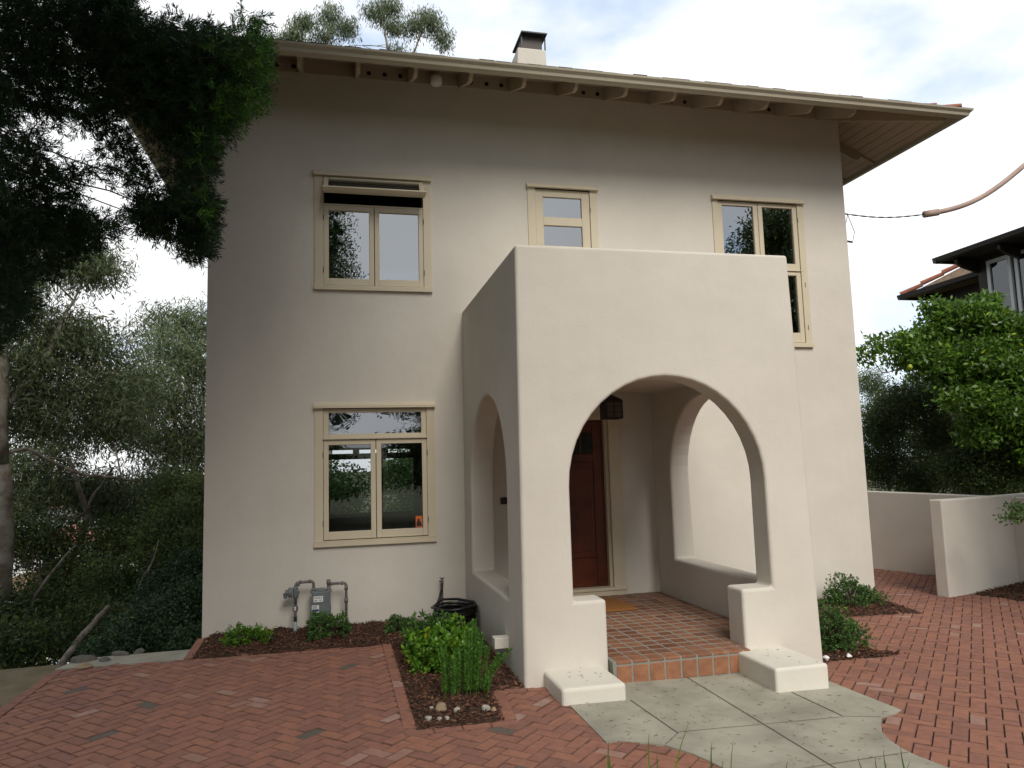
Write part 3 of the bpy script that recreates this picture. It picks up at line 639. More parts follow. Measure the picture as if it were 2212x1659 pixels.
# ------------------------------------------------------------------ hose bib and hose
hb = thing('hose_bib', 'small standing water tap on a thin pipe at the wall beside the porch', 'tap', (2.84, -.09, 0))
mb = MB(); mb.tube([(2.85, -.09, -.05), (2.846, -.09, .50)], .010, 8); mb.tube([(2.85, -.09, .08), (2.85, -.09, .13)], .018, 8); mb.tube([(2.85, -.09, .17), (2.85, -.09, .19)], .014, 8); mb.build('pipe', M['pipe'], hb)
mb = MB(); mb.tube([(2.845, -.09, .485), (2.845, -.09, .535)], .019, 8); mb.tube([(2.845, -.09, .515), (2.81, -.11, .51)], .012, 8); mb.build('valve', M['metal'], hb)
mb = MB(); mb.tube([(2.845-.03, -.09, .55), (2.845, -.09, .54), (2.845+.03, -.09, .55)], .006, 6); mb.tube([(2.845, -.09, .53), (2.845, -.09, .545)], .01, 6); mb.build('handle', M['iron'], hb); settle(hb)
mb = MB(); pts = []
base = Vector((2.90, -.72))
for k in range(0, 10*28+1):
    a = 2*math.pi*k/28; lay = (k/28); rr = .235+.012*math.sin(lay*2.1)+.012*math.sin(a*1.0+lay)
    z = .05+.027*lay+.006*math.sin(a*3+lay*5); pts.append((base.x+rr*math.cos(a)+.008*math.sin(lay*9), base.y+rr*1.05*math.sin(a), z))
e_ = pts[-1]
pts += [(e_[0]-.0, e_[1]+.05, e_[2]+.01), (2.98, -.5, .345), (2.8, -.42, .34), (2.66, -.45, .25)]
mb.tube(pts, .0165, 8)
mb.tube([(2.62, -.75, .12), (2.65, -.6, .12), (2.68, -.45, .10), (2.70, -.30, .12), (2.74, -.2, .2), (2.80, -.13, .30), (2.835, -.11, .40), (2.842, -.11, .49)], .0165, 8)
tag(mb.build('garden_hose', M['rubber'], smooth=True), 'black garden hose coiled on the mulch and running up to the tap', 'hose')
mb = MB(); mb.box(2.40, 2.75, -.62, -.15, .01, .075, rot=.15, c=(2.6, -.4)); tag(mb.build('concrete_block', M['concrete'], bevel=.008), 'flat grey concrete slab lying under the coiled hose', 'slab')

def rock(name, x, y, z, r, sq=(1, 1, .7), m='stone', seed=0):
    bm = bmesh.new(); bmesh.ops.create_icosphere(bm, subdivisions=3, radius=r); rr = random.Random(seed)
    ph = [rr.uniform(0, 6) for _ in range(6)]
    for v in bm.verts:
        n = v.co.normalized(); k = 1+.13*math.sin(n.x*3+ph[0])+.10*math.sin(n.y*4+ph[1])+.09*math.sin(n.z*5+ph[2])+.03*math.sin(n.x*11+n.y*9+ph[3])
        v.co = Vector((v.co.x*sq[0]*k, v.co.y*sq[1]*k, v.co.z*sq[2]*k))
    me = bpy.data.meshes.new(name); bm.to_mesh(me); bm.free(); me.materials.append(M[m]); me.polygons.foreach_set('use_smooth', [True]*len(me.polygons))
    o = bpy.data.objects.new(name, me); COL.objects.link(o); o.location = (x, y, z); o.rotation_euler = (0, 0, rr.uniform(0, 3)); return o
tag(rock('stone', 3.05, -.24, .20, .085, (1.1, .9, 1), 'metal', 3), 'dark grey rounded stone behind the coiled hose in the corner', 'stone')
for i, (x, y, r, m_, lab) in enumerate([(2.36, -3.47, .06, 'tanstone', 'largest tan cobble at the front of the mulch bed'), (2.24, -3.70, .035, 'stone', 'pale pebble nearest the brick edging at the front left corner of the bed'),
    (2.32, -3.735, .024, 'stone', 'small pale pebble, left of a close pair at the bed front'), (2.375, -3.735, .024, 'stone', 'small pale pebble, right of a close pair at the bed front'), (2.48, -3.58, .034, 'stone', 'grey pebble between the tan cobble and the fern'),
    (2.71, -3.60, .042, 'stone', 'white cobble at the right end of the bed front'), (2.755, -3.655, .03, 'tanstone', 'pinkish cobble beside the white one'), (2.29, -3.45, .022, 'stone', 'tiny white pebble left of the tan cobble')]):
    tag(rock('pebble', x, y, .035, r*.8, m=m_, seed=i+10), lab, 'stone', 'pebbles along the front of the mulch bed')
for i, (x, y, r) in enumerate([(6.26, -2.93, .035), (6.52, -2.93, .028)]):
    tag(rock('pebble', x, y, .03+plane_z(x), r, m='white', seed=i+30), ['white pebble close to the porch corner', 'white pebble in front of the low bush by the porch'][i], 'stone')
for i, (u, v, D, r, lab) in enumerate([(182, 1421, 8.75, .085, 'pale rounded boulder, biggest of the row at the patio edge'), (180, 1440, 8.45, .065, 'yellowish boulder in front of the pale one'), (262, 1420, 8.9, .065, 'grey flat boulder at the foot of the leaning trunk'), (225, 1427, 8.7, .05, 'small dark boulder between two larger ones'), (300, 1422, 8.95, .05, 'grey boulder nearest the concrete strip')]):
    p = at(u, v, D+.22); tag(rock('boulder', p[0], p[1], .01, r, (1.5, 1, .55), 'rocky' if i != 1 else 'tanstone', 50+i), lab, 'boulder', 'boulders at the left edge of the patio')

# ------------------------------------------------------------------ mulch beds
def mulch(name, poly, z0, wallrise=0, step=.055, chips=2500, label=''):
    xs = [p[0] for p in poly]; ys = [p[1] for p in poly]; mb = MB(); idx = {}
    cxm, cym = sum(xs)/len(xs), sum(ys)/len(ys)
    n = len(poly)
    def h(x, y):
        e = min(1, max(0, edge_d(x, y, poly)/.12))
        return plane_z(x)+z0+.022*e+.012*math.sin(x*17+y*5)*e+.01*math.sin(y*23-x*9)*e+wallrise*max(0, 1+y/.5)*e
    X = np.arange(min(xs)-.02, max(xs)+.02, step); Yg = np.arange(min(ys)-.02, max(ys)+.02, step)
    for j in range(len(Yg)-1):
        for i in range(len(X)-1):
            c = [(X[i], Yg[j]), (X[i+1], Yg[j]), (X[i+1], Yg[j+1]), (X[i], Yg[j+1])]
            if in_poly(X[i]+step/2, Yg[j]+step/2, poly):
                mb.add([(a, b_, h(a, b_)+.006*math.sin(a*91+b_*57)) for a, b_ in c], [(0, 1, 2, 3)])
    tag(mb.build(name, M['soil']), kind='structure')
    P = []; 
    while len(P) < chips:
        x, y = random.uniform(min(xs), max(xs)), random.uniform(min(ys), max(ys))
        if in_poly(x, y, poly): P.append((x+random.uniform(-.015, .015), y+random.uniform(-.015, .015), h(x, y)+random.uniform(.0, .018)))
    P = np.array(P); D = unit(len(P)); D[:, 2] *= .3
    T = rng.random(len(P))**1.3*.93; T[rng.random(len(P)) < .008] = 1
    leaf_mesh('mulch_chips', M['chips'], P, D, rng.uniform(.015, .06, len(P)), rng.uniform(.006, .02, len(P)), T)['kind'] = 'stuff'
def edge_d(x, y, poly):
    m_ = 9
    for i in range(len(poly)):
        a = poly[i]; b_ = poly[(i+1) % len(poly)]; dx, dy = b_[0]-a[0], b_[1]-a[1]; t = max(0, min(1, ((x-a[0])*dx+(y-a[1])*dy)/(dx*dx+dy*dy+1e-9)))
        m_ = min(m_, math.hypot(x-a[0]-t*dx, y-a[1]-t*dy))
    return m_
BED = [(.06, .0), (.06, -.97), (2.14, -1.05), (2.14, -3.84), (2.80, -3.84), (2.86, -3.09), (3.17, -3.06), (3.17, 0)]
mulch('mulch_bed', BED, -.002, .07, chips=15000)
mulch('mulch_bed', [(6.13, -2.98), (7.20, -2.90), (6.13, -1.9)], .0, chips=2500)
mulch('mulch_bed', [(6.13, -1.05), (8.95, -1.16), (9.2, -.0), (6.13, 0)], .0, chips=7000)
mulch('mulch_bed', [(10.82, -.12), (10.9, -.86), (13, -1.1), (13.5, 1.2), (12.4, .55)], .0, .0, chips=6000, step=.1)

# ------------------------------------------------------------------ low plants
def rosette_plant(name, label, x, y, rx, ry_, h, m, n=260, leaf=.035, wid=.4, z=None, group='low shrubs in the mulch beds', lowz=.1):
    z = plane_z(x)+.02 if z is None else z
    t = thing(name, label, 'shrub', (x, y, z), group)
    d = unit(n); d[:, 2] = np.abs(d[:, 2])*1.0+lowz*0; rr = rng.uniform(.62, 1.0, n)[:, None]
    bumpy = 1+.18*np.sin(d[:, :1]*5+x*7)+.15*np.sin(d[:, 1:2]*6+y*3)
    C = d*rr*bumpy*np.array([rx, ry_, h])
    out = d*np.array([1, 1, .9])+rng.normal(size=d.shape)*.35+np.array([0, 0, .45]); out /= np.linalg.norm(out, axis=1, keepdims=True)
    k = 9; P = np.repeat(C, k, 0); O = np.repeat(out, k, 0); D = O*.75+unit(n*k)*.95
    P = P+O*rng.uniform(-.02, .012, (n*k, 1)); ln = leaf*rng.uniform(.65, 1.15, n*k)
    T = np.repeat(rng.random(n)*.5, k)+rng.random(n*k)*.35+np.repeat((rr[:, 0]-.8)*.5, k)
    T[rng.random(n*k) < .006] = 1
    leaf_mesh('foliage', M[m], P, D, ln, ln*wid, T, t, mid=.62)
    mb = MB()
    for q in C[::6]: mb.tube([(0, 0, -.02), tuple(q*.5+np.array([0, 0, .02])), tuple(q)], [.006, .004, .002], 4, cap=False)
    mb.build('stem', M['barkbrown'], t)
    return t
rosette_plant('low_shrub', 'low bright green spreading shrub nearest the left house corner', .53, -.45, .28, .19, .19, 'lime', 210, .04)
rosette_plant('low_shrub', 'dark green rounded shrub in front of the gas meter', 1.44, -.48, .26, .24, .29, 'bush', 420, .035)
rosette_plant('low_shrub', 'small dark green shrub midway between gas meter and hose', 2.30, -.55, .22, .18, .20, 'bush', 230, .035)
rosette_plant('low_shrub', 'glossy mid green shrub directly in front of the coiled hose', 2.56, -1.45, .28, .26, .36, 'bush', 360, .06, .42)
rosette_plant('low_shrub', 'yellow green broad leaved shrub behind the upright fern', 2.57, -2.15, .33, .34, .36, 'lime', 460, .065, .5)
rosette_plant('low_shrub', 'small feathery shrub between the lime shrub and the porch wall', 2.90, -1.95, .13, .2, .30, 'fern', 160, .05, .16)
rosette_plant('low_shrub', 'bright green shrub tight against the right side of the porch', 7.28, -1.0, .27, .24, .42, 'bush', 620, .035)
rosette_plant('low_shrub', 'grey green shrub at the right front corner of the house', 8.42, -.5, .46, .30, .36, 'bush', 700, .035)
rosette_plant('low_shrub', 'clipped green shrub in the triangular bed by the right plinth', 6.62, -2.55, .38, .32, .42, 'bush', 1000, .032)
# upright foxtail fern
t = thing('foxtail_fern', 'upright plumed green fern at the front of the left bed', 'fern', (2.6, -3.2, .02)); P = []; D = []; st_ = MB()
plumes = [(-.17, .0, .34, -.02), (-.12, .06, .42, -.05), (-.10, -.04, .30, .0), (-.05, .04, .36, .0), (.0, .08, .34, .0), (.06, .05, .50, .01), (.10, .0, .40, .03), (.13, .07, .46, .04), (.16, .0, .36, .06), (.20, .05, .28, .12), (.17, -.05, .34, .24), (.02, .0, .52, .02), (.09, .10, .58, .03)]
for (x, y, h, le) in plumes:
    n = int(1100*h); s_ = rng.random(n); a = rng.random(n)*6.283; r = .026*(np.sin(np.pi*np.clip(s_*.88+.1, 0, 1))**.6)
    bx = x*1.0+le*s_**1.6; P.append(np.stack([bx, y+0*s_, .03+h*s_*.97], 1)); D.append(np.stack([np.cos(a), np.sin(a), .9+0*s_], 1)*1.0)
    st_.tube([(x, y, -.03), (x+le*.3, y, h*.5), (x+le, y, h)], [.005, .004, .002], 5)
P = np.concatenate(P); D = np.concatenate(D); leaf_mesh('foliage', M['fern'], P, D, .036, .007, rng.random(len(P)), t); st_.build('stem', M['grass'], t)
# foreground grass blades
def blades(name, label, lst):
    r0 = at(lst[0][0], lst[0][1], lst[0][4]); t = thing(name, label, 'grass', (r0[0], r0[1], plane_z(r0[0])))
    for k, (u0, v0, u1, v1, D, wd) in enumerate(lst):
        a = Vector(at(u0, v0, D)); b_ = Vector(at(u1, v1, D)); gd = a-(b_-a)*1.0; gd.z = max(gd.z, 0)
        ms = MB(); vs = []
        for i in range(9):
            f = i/8; p = a.lerp(b_, f*1.0) if True else a; ww = wd*(1-f**1.6)*.5+.0004; sd_ = Vector(CR); p = p+Vector((0, .03, 0))*math.sin(f*2)
            vs += [p-sd_*ww, p+Vector((0, .002, 0)), p+sd_*ww]
        down = Vector((a.x, a.y, plane_z(a.x)-.02)); vs += [down-Vector(CR)*wd*.4, down, down+Vector(CR)*wd*.4]
        fs = [(3*i+j, 3*i+j+1, 3*i+4+j, 3*i+3+j) for i in range(8) for j in (0, 1)]+[(27, 28, 1, 0), (28, 29, 2, 1)]
        ms.add(vs, fs, t=random.random()); ms.build('blade', M['grass'], t)
    settle(t)
blades('grass_tuft', 'thin green grass blades at the bottom edge, left of the path centre', [(1317, 1700, 1320, 1608, 3.0, .010), (1325, 1700, 1322, 1640, 3.0, .008), (1405, 1700, 1408, 1590, 3.0, .009), (1428, 1700, 1425, 1635, 3.0, .008), (1450, 1700, 1494, 1567, 3.0, .007)])
blades('grass_tuft', 'grass blades at the bottom edge in the middle of the concrete path', [(1540, 1700, 1545, 1608, 3.0, .009), (1580, 1700, 1592, 1605, 3.0, .005), (1560, 1700, 1570, 1650, 3.0, .006), (1700, 1700, 1710, 1650, 3.0, .007)])
blades('grass_tuft', 'sparse grass blades at the bottom right edge of the concrete path', [(1880, 1700, 1862, 1640, 3.1, .009), (1905, 1700, 1900, 1640, 3.1, .008), (1925, 1700, 1918, 1625, 3.1, .009), (1965, 1700, 1955, 1615, 3.1, .01), (1960, 1700, 1975, 1650, 3.1, .007)])

# litter on path, plinths and patio
P = []
for k in range(520):
    x, y = random.uniform(3.4, 5.7), random.uniform(-5.8, -3.1)
    if in_poly(x, y, CONC): P.append((x, y, plane_z(x)+.013))
for k in range(12): P.append((random.uniform(5.25, 5.65), random.uniform(-3.7, -3.1), .158)); P.append((random.uniform(3.5, 3.8), random.uniform(-3.5, -3.1), .128))
for k in range(260):
    x, y = random.uniform(5.9, 10.5), random.uniform(-5.5, -1.2); P.append((x, y, plane_z(x)+.006))
P = np.array(P); D = unit(len(P)); D[:, 2] = 0.03
tag(leaf_mesh('fallen_leaves', M['litter'], P, D, rng.uniform(.02, .065, len(P)), .0042, rng.random(len(P))), kind='stuff')

# ------------------------------------------------------------------ garden walls
def garden_wall(name, label, pts, thick, m='stucco'):
    mb = MB(); L_ = []
    for i, (x, y, zt) in enumerate(pts):
        a = Vector(pts[max(0, i-1)][:2]); c = Vector(pts[min(len(pts)-1, i+1)][:2]); d = (c-a).normalized(); n = Vector((-d.y, d.x))*thick
        L_.append([(x, y, -.7), (x, y, zt), (x+n.x, y+n.y, zt), (x+n.x, y+n.y, -.7)])
    vs = [q for l_ in L_ for q in l_]; fs = [(4*i+k, 4*i+(k+1) % 4, 4*i+4+(k+1) % 4, 4*i+4+k) for i in range(len(pts)-1) for k in range(4)]+[(3, 2, 1, 0), tuple(4*(len(pts)-1)+k for k in range(4))]
    mb.add(vs, fs); return tag(mb.build(name, M[m], bevel=.018, seg=2), label, 'wall')
garden_wall('garden_wall', 'free standing low stucco wall end in the paving at the right', [(10.21, -.31, 1.245), (10.84, -.10, 1.235), (12.0, .34, 1.22), (14, 1.1, 1.2)], .19)
garden_wall('garden_wall', 'shaded low stucco wall running behind the paving beside the house corner', [(14, -1.8, 1.1), (12.6, -.3, 1.15), (11.72, 1.6, 1.22), (11.34, 2.63, 1.245), (10.9, 4.0, 1.25), (10.2, 6, 1.25)], -.19)

# ------------------------------------------------------------------ trees
def limb(mb, p, q, r0, r1, n=7, bend=.08, sides=7):
    p = Vector(p); q = Vector(q); L_ = (q-p).length; off = Vector(rng.normal(size=3))*L_*bend; pts = []; rs = []
    for i in range(n+1):
        f = i/n; pts.append(p.lerp(q, f)+off*math.sin(f*math.pi)+Vector(rng.normal(size=3))*L_*.008); rs.append(r0+(r1-r0)*f)
    mb.tube(pts, rs, sides); return pts
def crown(blobs, per, leaf, wid, droop, clump=.35, cn=26, gap=.0, tbase=0):
    """blobs: (centre, (rx,ry,rz), weight); returns leaf arrays made of small clumps inside each ellipsoid"""
    P = []; D = []; T = []; L_ = []
    for c, r, w_ in blobs:
        k = max(3, int(per*w_)); d = unit(k)*(rng.random(k)**.5)[:, None]; C = np.array(c)+d*np.array(r)
        n = k*cn; PP = np.repeat(C, cn, 0)+np.clip(rng.normal(size=(n, 3)), -1.5, 1.5)*clump*np.array([1, 1, .7])
        DD = unit(n)+np.array([0, 0, -droop]); lf = leaf*rng.uniform(.6, 1.2, n)
        TT = np.repeat(rng.random(k)*.5, cn)+rng.random(n)*.42+tbase; P.append(PP); D.append(DD); T.append(TT); L_.append(lf)
    P = np.concatenate(P); D = np.concatenate(D); T = np.concatenate(T); L_ = np.concatenate(L_)
    T = np.minimum(T, .93); T[rng.random(len(T)) < .012] = 1
    return P, D, L_, L_*wid, T
def wp(u, v, D, r, w_=1, dr=1.0):    # crown lobe seen at bearing (u,v): radius r in px, converted to metres at its distance
    c = at(u, v, D); s_ = D/FPX
    return (c, ((r[0])*s_, r[0]*s_*dr, r[1]*s_), w_)
def tree(name, label, base, trunk, blobs, per, leaf, wid, droop, lm, bm_, r0, clump=.35, cn=26, group=None, cat='tree', extra=(), limbs=True, tbase=0, rbr=.35):
    t = thing(name, label, cat, tuple(base), group); mb = MB()
    path_ = [Vector(base)]+[Vector(q) for q in trunk]; allp = []
    for i in range(len(path_)-1):
        f0 = r0*(1-.75*i/(len(path_)-1)); f1 = r0*(1-.75*(i+1)/(len(path_)-1)); allp += [(p_, f1) for p_ in limb(mb, path_[i], path_[i+1], f0, f1, 6, .009, 9)]
    for pl, ra in extra:
        for i in range(len(pl)-1): allp += [(p_, ra*.8) for p_ in limb(mb, pl[i], pl[i+1], ra*(1-.6*i/len(pl)), ra*(1-.6*(i+1)/len(pl)), 5, .04)]
    if limbs:
        for c, r, w_ in blobs:
            c = Vector(c); best = min(allp, key=lambda q: (q[0]-c).length+max(0, q[0].z-c.z)*1.5)
            ps = limb(mb, best[0], c, min(best[1], r0)*rbr+.008, .008, 6, .07, 6)
            for k in range(4):
                e = c+Vector(unit(1)[0]*np.array(r)*.75); limb(mb, ps[3+k % 3], e, .010+r0*.03, .003, 4, .06, 5)
    mb.build('trunk', M[bm_], t, smooth=True)
    P, D, L_, W_, T = crown(blobs, per, leaf, wid, droop, clump, cn, tbase=tbase)
    leaf_mesh('crown', M[lm], P, D, L_, W_, T, t); settle(t); return t

# big podocarpus overhanging from the left foreground
pt = thing('podocarpus_tree', 'big dark needle leaved tree overhanging the top left of the house', 'tree', (-5.0, -3.6, -.05)); mb = MB()
tr = [Vector((-5.0, -3.6, -.4)), Vector((-4.8, -3.5, 3)), Vector((-4.2, -3.2, 6.2)), Vector((-3.6, -3.2, 9.5))]
for i in range(3): limb(mb, tr[i], tr[i+1], .30-.07*i, .24-.07*i, 6, .02, 10)
shoots = []
def region(poly, n, D0, D1, holes=(), keep=.03):
    us = [p[0] for p in poly]; vs_ = [p[1] for p in poly]; c = 0
    while c < n:
        u, v = random.uniform(min(us), max(us)), random.uniform(min(vs_), max(vs_))
        if not in_poly(u, v, poly): continue
        if any(((u-h[0])/h[2])**2+((v-h[1])/h[3])**2 < 1 for h in holes) and random.random() > keep: continue
        shoots.append(at(u, v, random.uniform(D0, D1))); c += 1
holes = [(60, 262, 55, 22), (145, 300, 65, 42), (220, 415, 60, 50), (300, 290, 32, 34), (195, 340, 60, 22), (275, 205, 22, 30), (255, 460, 30, 14), (370, 480, 22, 16), (285, 10, 20, 16), (60, 545, 18, 22), (330, 340, 30, 40), (120, 440, 20, 10), (310, 395, 26, 16)]
region([(-60, -60), (190, -60), (285, 30), (330, 60), (330, 200), (290, 250), (150, 240), (-60, 260)], 2400, 6.6, 8.6, holes)
region([(230, 90), (560, 85), (572, 120), (565, 190), (550, 225), (500, 270), (455, 320), (452, 345), (330, 300), (260, 200)], 2000, 6.6, 8.0, holes)
region([(150, -60), (290, -60), (290, 60), (240, 90)], 260, 6.8, 8.2, holes)
region([(290, 40), (420, 45), (470, 60), (540, 20), (565, 60), (565, 110), (300, 100)], 330, 6.8, 8.0, [(420, 20, 40, 26), (500, 55, 24, 30)], .3)
region([(-60, 240), (150, 240), (300, 260), (350, 330), (450, 330), (452, 400), (445, 470), (300, 470), (150, 520), (-60, 560)], 1600, 6.6, 8.6, holes)
region([(260, 440), (448, 430), (450, 490), (440, 535), (425, 560), (395, 540), (370, 520), (300, 490)], 620, 7.0, 8.0, holes)
region([(-60, 450), (150, 450), (215, 470), (235, 500), (150, 560), (60, 600), (45, 720), (-60, 760)], 900, 6.8, 8.4, holes)
nvis = len(shoots)
for k in range(7500):       # rest of the crown, out of view, spread to shade the left facade
    d = unit(1)[0]*random.random()**.5; c = np.array([-1.6, -5.8, 9.3])+d*np.array([5.0, 3.6, 3.7])
    if c[0] > 1.55+max(0, c[2]-8.9)*1.2 or c[2] < 5.6+max(0, c[0])*.35: continue
    rel = c-CAM; xx = rel@CR/(rel@CF) if rel@CF > .1 else -9; yy = rel@CU/(rel@CF) if rel@CF > .1 else 9
    if rel@CF > .1 and -.68 < xx < .68 and -.53 < yy < .56: continue
    shoots.append(c)
for k in range(5100):       # upper boughs added out of view to shade the left facade and patio
    d = unit(1)[0]*random.random()**.5; c = np.array([.3, -8.3, 10.4])+d*np.array([2.9, 5.4, 3.0])
    if c[2] < 7.1+.42*max(0, -4-c[1]) or c[0] > 3.0+.1*(c[2]-9): continue
    shoots.append(c)
shoots = np.array(shoots); ns = len(shoots)
for c in shoots[:nvis:260]: limb(mb, tr[2].lerp(tr[3], random.random()*.4-.25), c, .022, .004, 7, .05, 6)
for c in shoots[nvis::900]: limb(mb, tr[3], c, .05, .01, 6, .03, 6)
mb.build('trunk', M['barkbrown'], pt, smooth=True)
axis_ = unit(ns)*.8+np.array([.55, -.1, -.25]); axis_ /= np.linalg.norm(axis_, axis=1, keepdims=True)
k = 30; P = np.repeat(shoots, k, 0); A = np.repeat(axis_, k, 0); f = rng.random((ns*k, 1)); P = P+A*f*.16
D = A*.9+unit(ns*k)*.9; big = np.arange(ns*k) >= nvis*k
Ln = rng.uniform(.045, .085, ns*k)*np.where(big, 2.0, 1); Wd = np.where(big, .03, .009)
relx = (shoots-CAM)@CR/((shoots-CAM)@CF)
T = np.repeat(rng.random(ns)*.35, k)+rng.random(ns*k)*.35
edge = np.repeat(((relx > -.374) & (np.arange(ns) < nvis)) | ((shoots[:, 0] > .35) & (rng.random(ns) < .5)), k); T[edge] += .42  # sky light on the right fringe put into a lighter leaf tint
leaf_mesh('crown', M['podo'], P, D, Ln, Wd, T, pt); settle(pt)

# eucalyptus trees on the canyon slope
def G(p): return np.array([p[0], p[1], gz(p[0], p[1])-.3])
b1 = G(at(3, 1400, 13)); 
tree('eucalyptus_tree', 'pale trunked eucalyptus at the far left edge with a wide airy crown', b1, [at(3, 1300, 13), at(5, 1000, 13.2), at(2, 700, 13.4), at(-30, 480, 13.6)],
 [wp(40, 790, 14, (70, 60)), wp(120, 740, 15, (80, 50)), wp(210, 760, 16, (75, 60)), wp(270, 840, 16, (60, 60)), wp(150, 850, 15, (110, 60), 1.5), wp(60, 900, 14, (60, 40)), wp(230, 910, 15, (70, 40)), wp(90, 560, 15, (90, 50)), wp(190, 570, 15.5, (50, 40)), wp(30, 640, 14, (50, 60)), wp(150, 700, 15, (50, 20), .4)],
 62, .145, .17, .9, 'euc', 'barkgrey', .17, .27, 64, 'eucalyptus trees on the slope', extra=[([at(3, 985, 13.2), at(60, 970, 13.4), at(140, 1010, 13.8), at(220, 1030, 14), at(298, 1040, 14.5)], .035), ([at(5, 900, 13.3), at(100, 770, 14), at(130, 700, 14.5), at(160, 650, 15)], .05)])
tree('eucalyptus_tree', 'forked eucalyptus close to the left wall of the house', G(at(408, 1300, 20)), [at(408, 1150, 20), at(410, 1080, 20), at(430, 960, 20), at(440, 860, 20)],
 [wp(420, 700, 21, (50, 45)), wp(360, 760, 20, (50, 50)), wp(430, 790, 20, (40, 50)), wp(320, 830, 19, (45, 50)), wp(400, 870, 20, (55, 45)), wp(300, 930, 19, (55, 60)), wp(370, 950, 20, (50, 50)), wp(430, 960, 20, (30, 60)), wp(350, 1050, 19, (60, 50)), wp(430, 1060, 20, (40, 50)), wp(350, 700, 21, (30, 30), .4)],
 60, .16, .17, .9, 'euc', 'barkgrey', .14, .33, 68, 'eucalyptus trees on the slope', extra=[([at(408, 1120, 20), at(390, 1030, 20), at(372, 980, 20), at(380, 920, 20), at(360, 860, 20)], .08)])
tree('eucalyptus_tree', 'twisting eucalyptus in the middle of the slope behind the patio', G(at(165, 1350, 17)), [at(165, 1200, 17), at(190, 1110, 17), at(165, 1040, 17), at(150, 990, 17)],
 [wp(245, 1090, 18, (50, 60)), wp(205, 1060, 18, (40, 40)), wp(280, 1120, 18, (50, 40)), wp(110, 1040, 18, (60, 40)), wp(60, 1080, 17, (50, 50)), wp(130, 960, 18, (60, 30), .7), wp(40, 1000, 17, (40, 30), .6)],
 62, .15, .17, .9, 'euc', 'barkgrey', .10, .3, 64, 'eucalyptus trees on the slope', extra=[([at(190, 1110, 17), at(220, 1050, 17), at(245, 1010, 17)], .04), ([at(80, 1180, 17), at(105, 1120, 17), at(180, 1112, 17)], .045)])
# dense lower growth
def bushy(name, label, blobs, per, lm, leaf, cat='bush', wid=.35, group='bushes on the slope', clump=.2, cn=30, bm_='barkbrown', droop=.2, br=.05, tbase=0):
    c = np.mean([b_[0] for b_ in blobs], 0); base = np.array([c[0], c[1], gz(c[0], c[1])-.3])
    return tree(name, label, base, [base+(c-base)*.5, c], blobs, per, leaf, wid, droop, lm, bm_, br, clump, cn, group, cat, tbase=tbase)
bushy('bush', 'dense dark bushes below the pale eucalyptus trunk at far left', [wp(40, 1160, 15, (60, 60)), wp(110, 1180, 16, (60, 50)), wp(60, 1330, 13, (50, 50)), wp(110, 1280, 15, (60, 50)), wp(40, 1400, 11.5, (60, 40)), wp(150, 1370, 13, (60, 50)), wp(170, 1250, 15, (50, 60))], 150, 'shrubdark', .09)
bushy('bush', 'tangled olive bush behind the leaning trunk', [wp(230, 1180, 16, (60, 60)), wp(300, 1170, 17, (60, 60)), wp(240, 1280, 14, (70, 60)), wp(320, 1270, 14, (60, 60)), wp(200, 1360, 12.5, (50, 50)), wp(270, 1370, 12, (50, 50))], 170, 'shrubdark', .085, tbase=.08)
bushy('bush', 'tall olive bush beside the left house wall', [wp(400, 1130, 15, (60, 50)), wp(350, 1180, 15, (50, 50)), wp(420, 1200, 14, (50, 60)), wp(380, 1060, 17, (50, 40)), wp(440, 1090, 16, (30, 60))], 170, 'shrubdark', .085, tbase=.12)
bushy('ivy_bank', 'small leaved green ground cover bank at the edge of the concrete strip', [wp(410, 1320, 10.6, (50, 60), 1.6), wp(350, 1350, 10.4, (60, 50), 1.6), wp(290, 1380, 10.2, (50, 40), 1.4), wp(420, 1250, 12, (50, 60), 1.3), wp(345, 1290, 12, (50, 50), 1.3), wp(240, 1410, 10.2, (50, 30), 1.2), wp(420, 1385, 10.0, (40, 22), 1)], 190, 'ivy', .05, wid=.5, clump=.1, cat='ground cover', tbase=.05)
mb = MB(); limb(mb, at(128, 1440, 10.2), at(178, 1372, 10.6), .042, .038, 5, .02, 9); limb(mb, at(178, 1372, 10.6), at(235, 1310, 11.2), .04, .028, 5, .02, 9); 
o = mb.build('leaning_trunk', M['barkgrey'], smooth=True); tag(o, 'bare grey trunk leaning to the right from the boulders', 'tree trunk')
for (p, q, lab) in (((340, 1330, 13), (405, 1290, 13), 'short bare pale branch poking out of the bushes by the house'), ((310, 1245, 13.2), (342, 1165, 13.8), 'upright bare pale branch in the olive bush'), ((110, 1240, 12.8), (165, 1180, 13.5), 'curved bare branch among the far left bushes')):
    mb = MB(); limb(mb, at(*p), at(*q), .022, .010, 5, .07); bp_ = at(*p); limb(mb, at(*p), bp_+np.array([-.5, .2, -1.6]), .022, .03, 4, .05); tag(mb.build('bare_branch', M['barkgrey'], smooth=True), lab, 'branch')
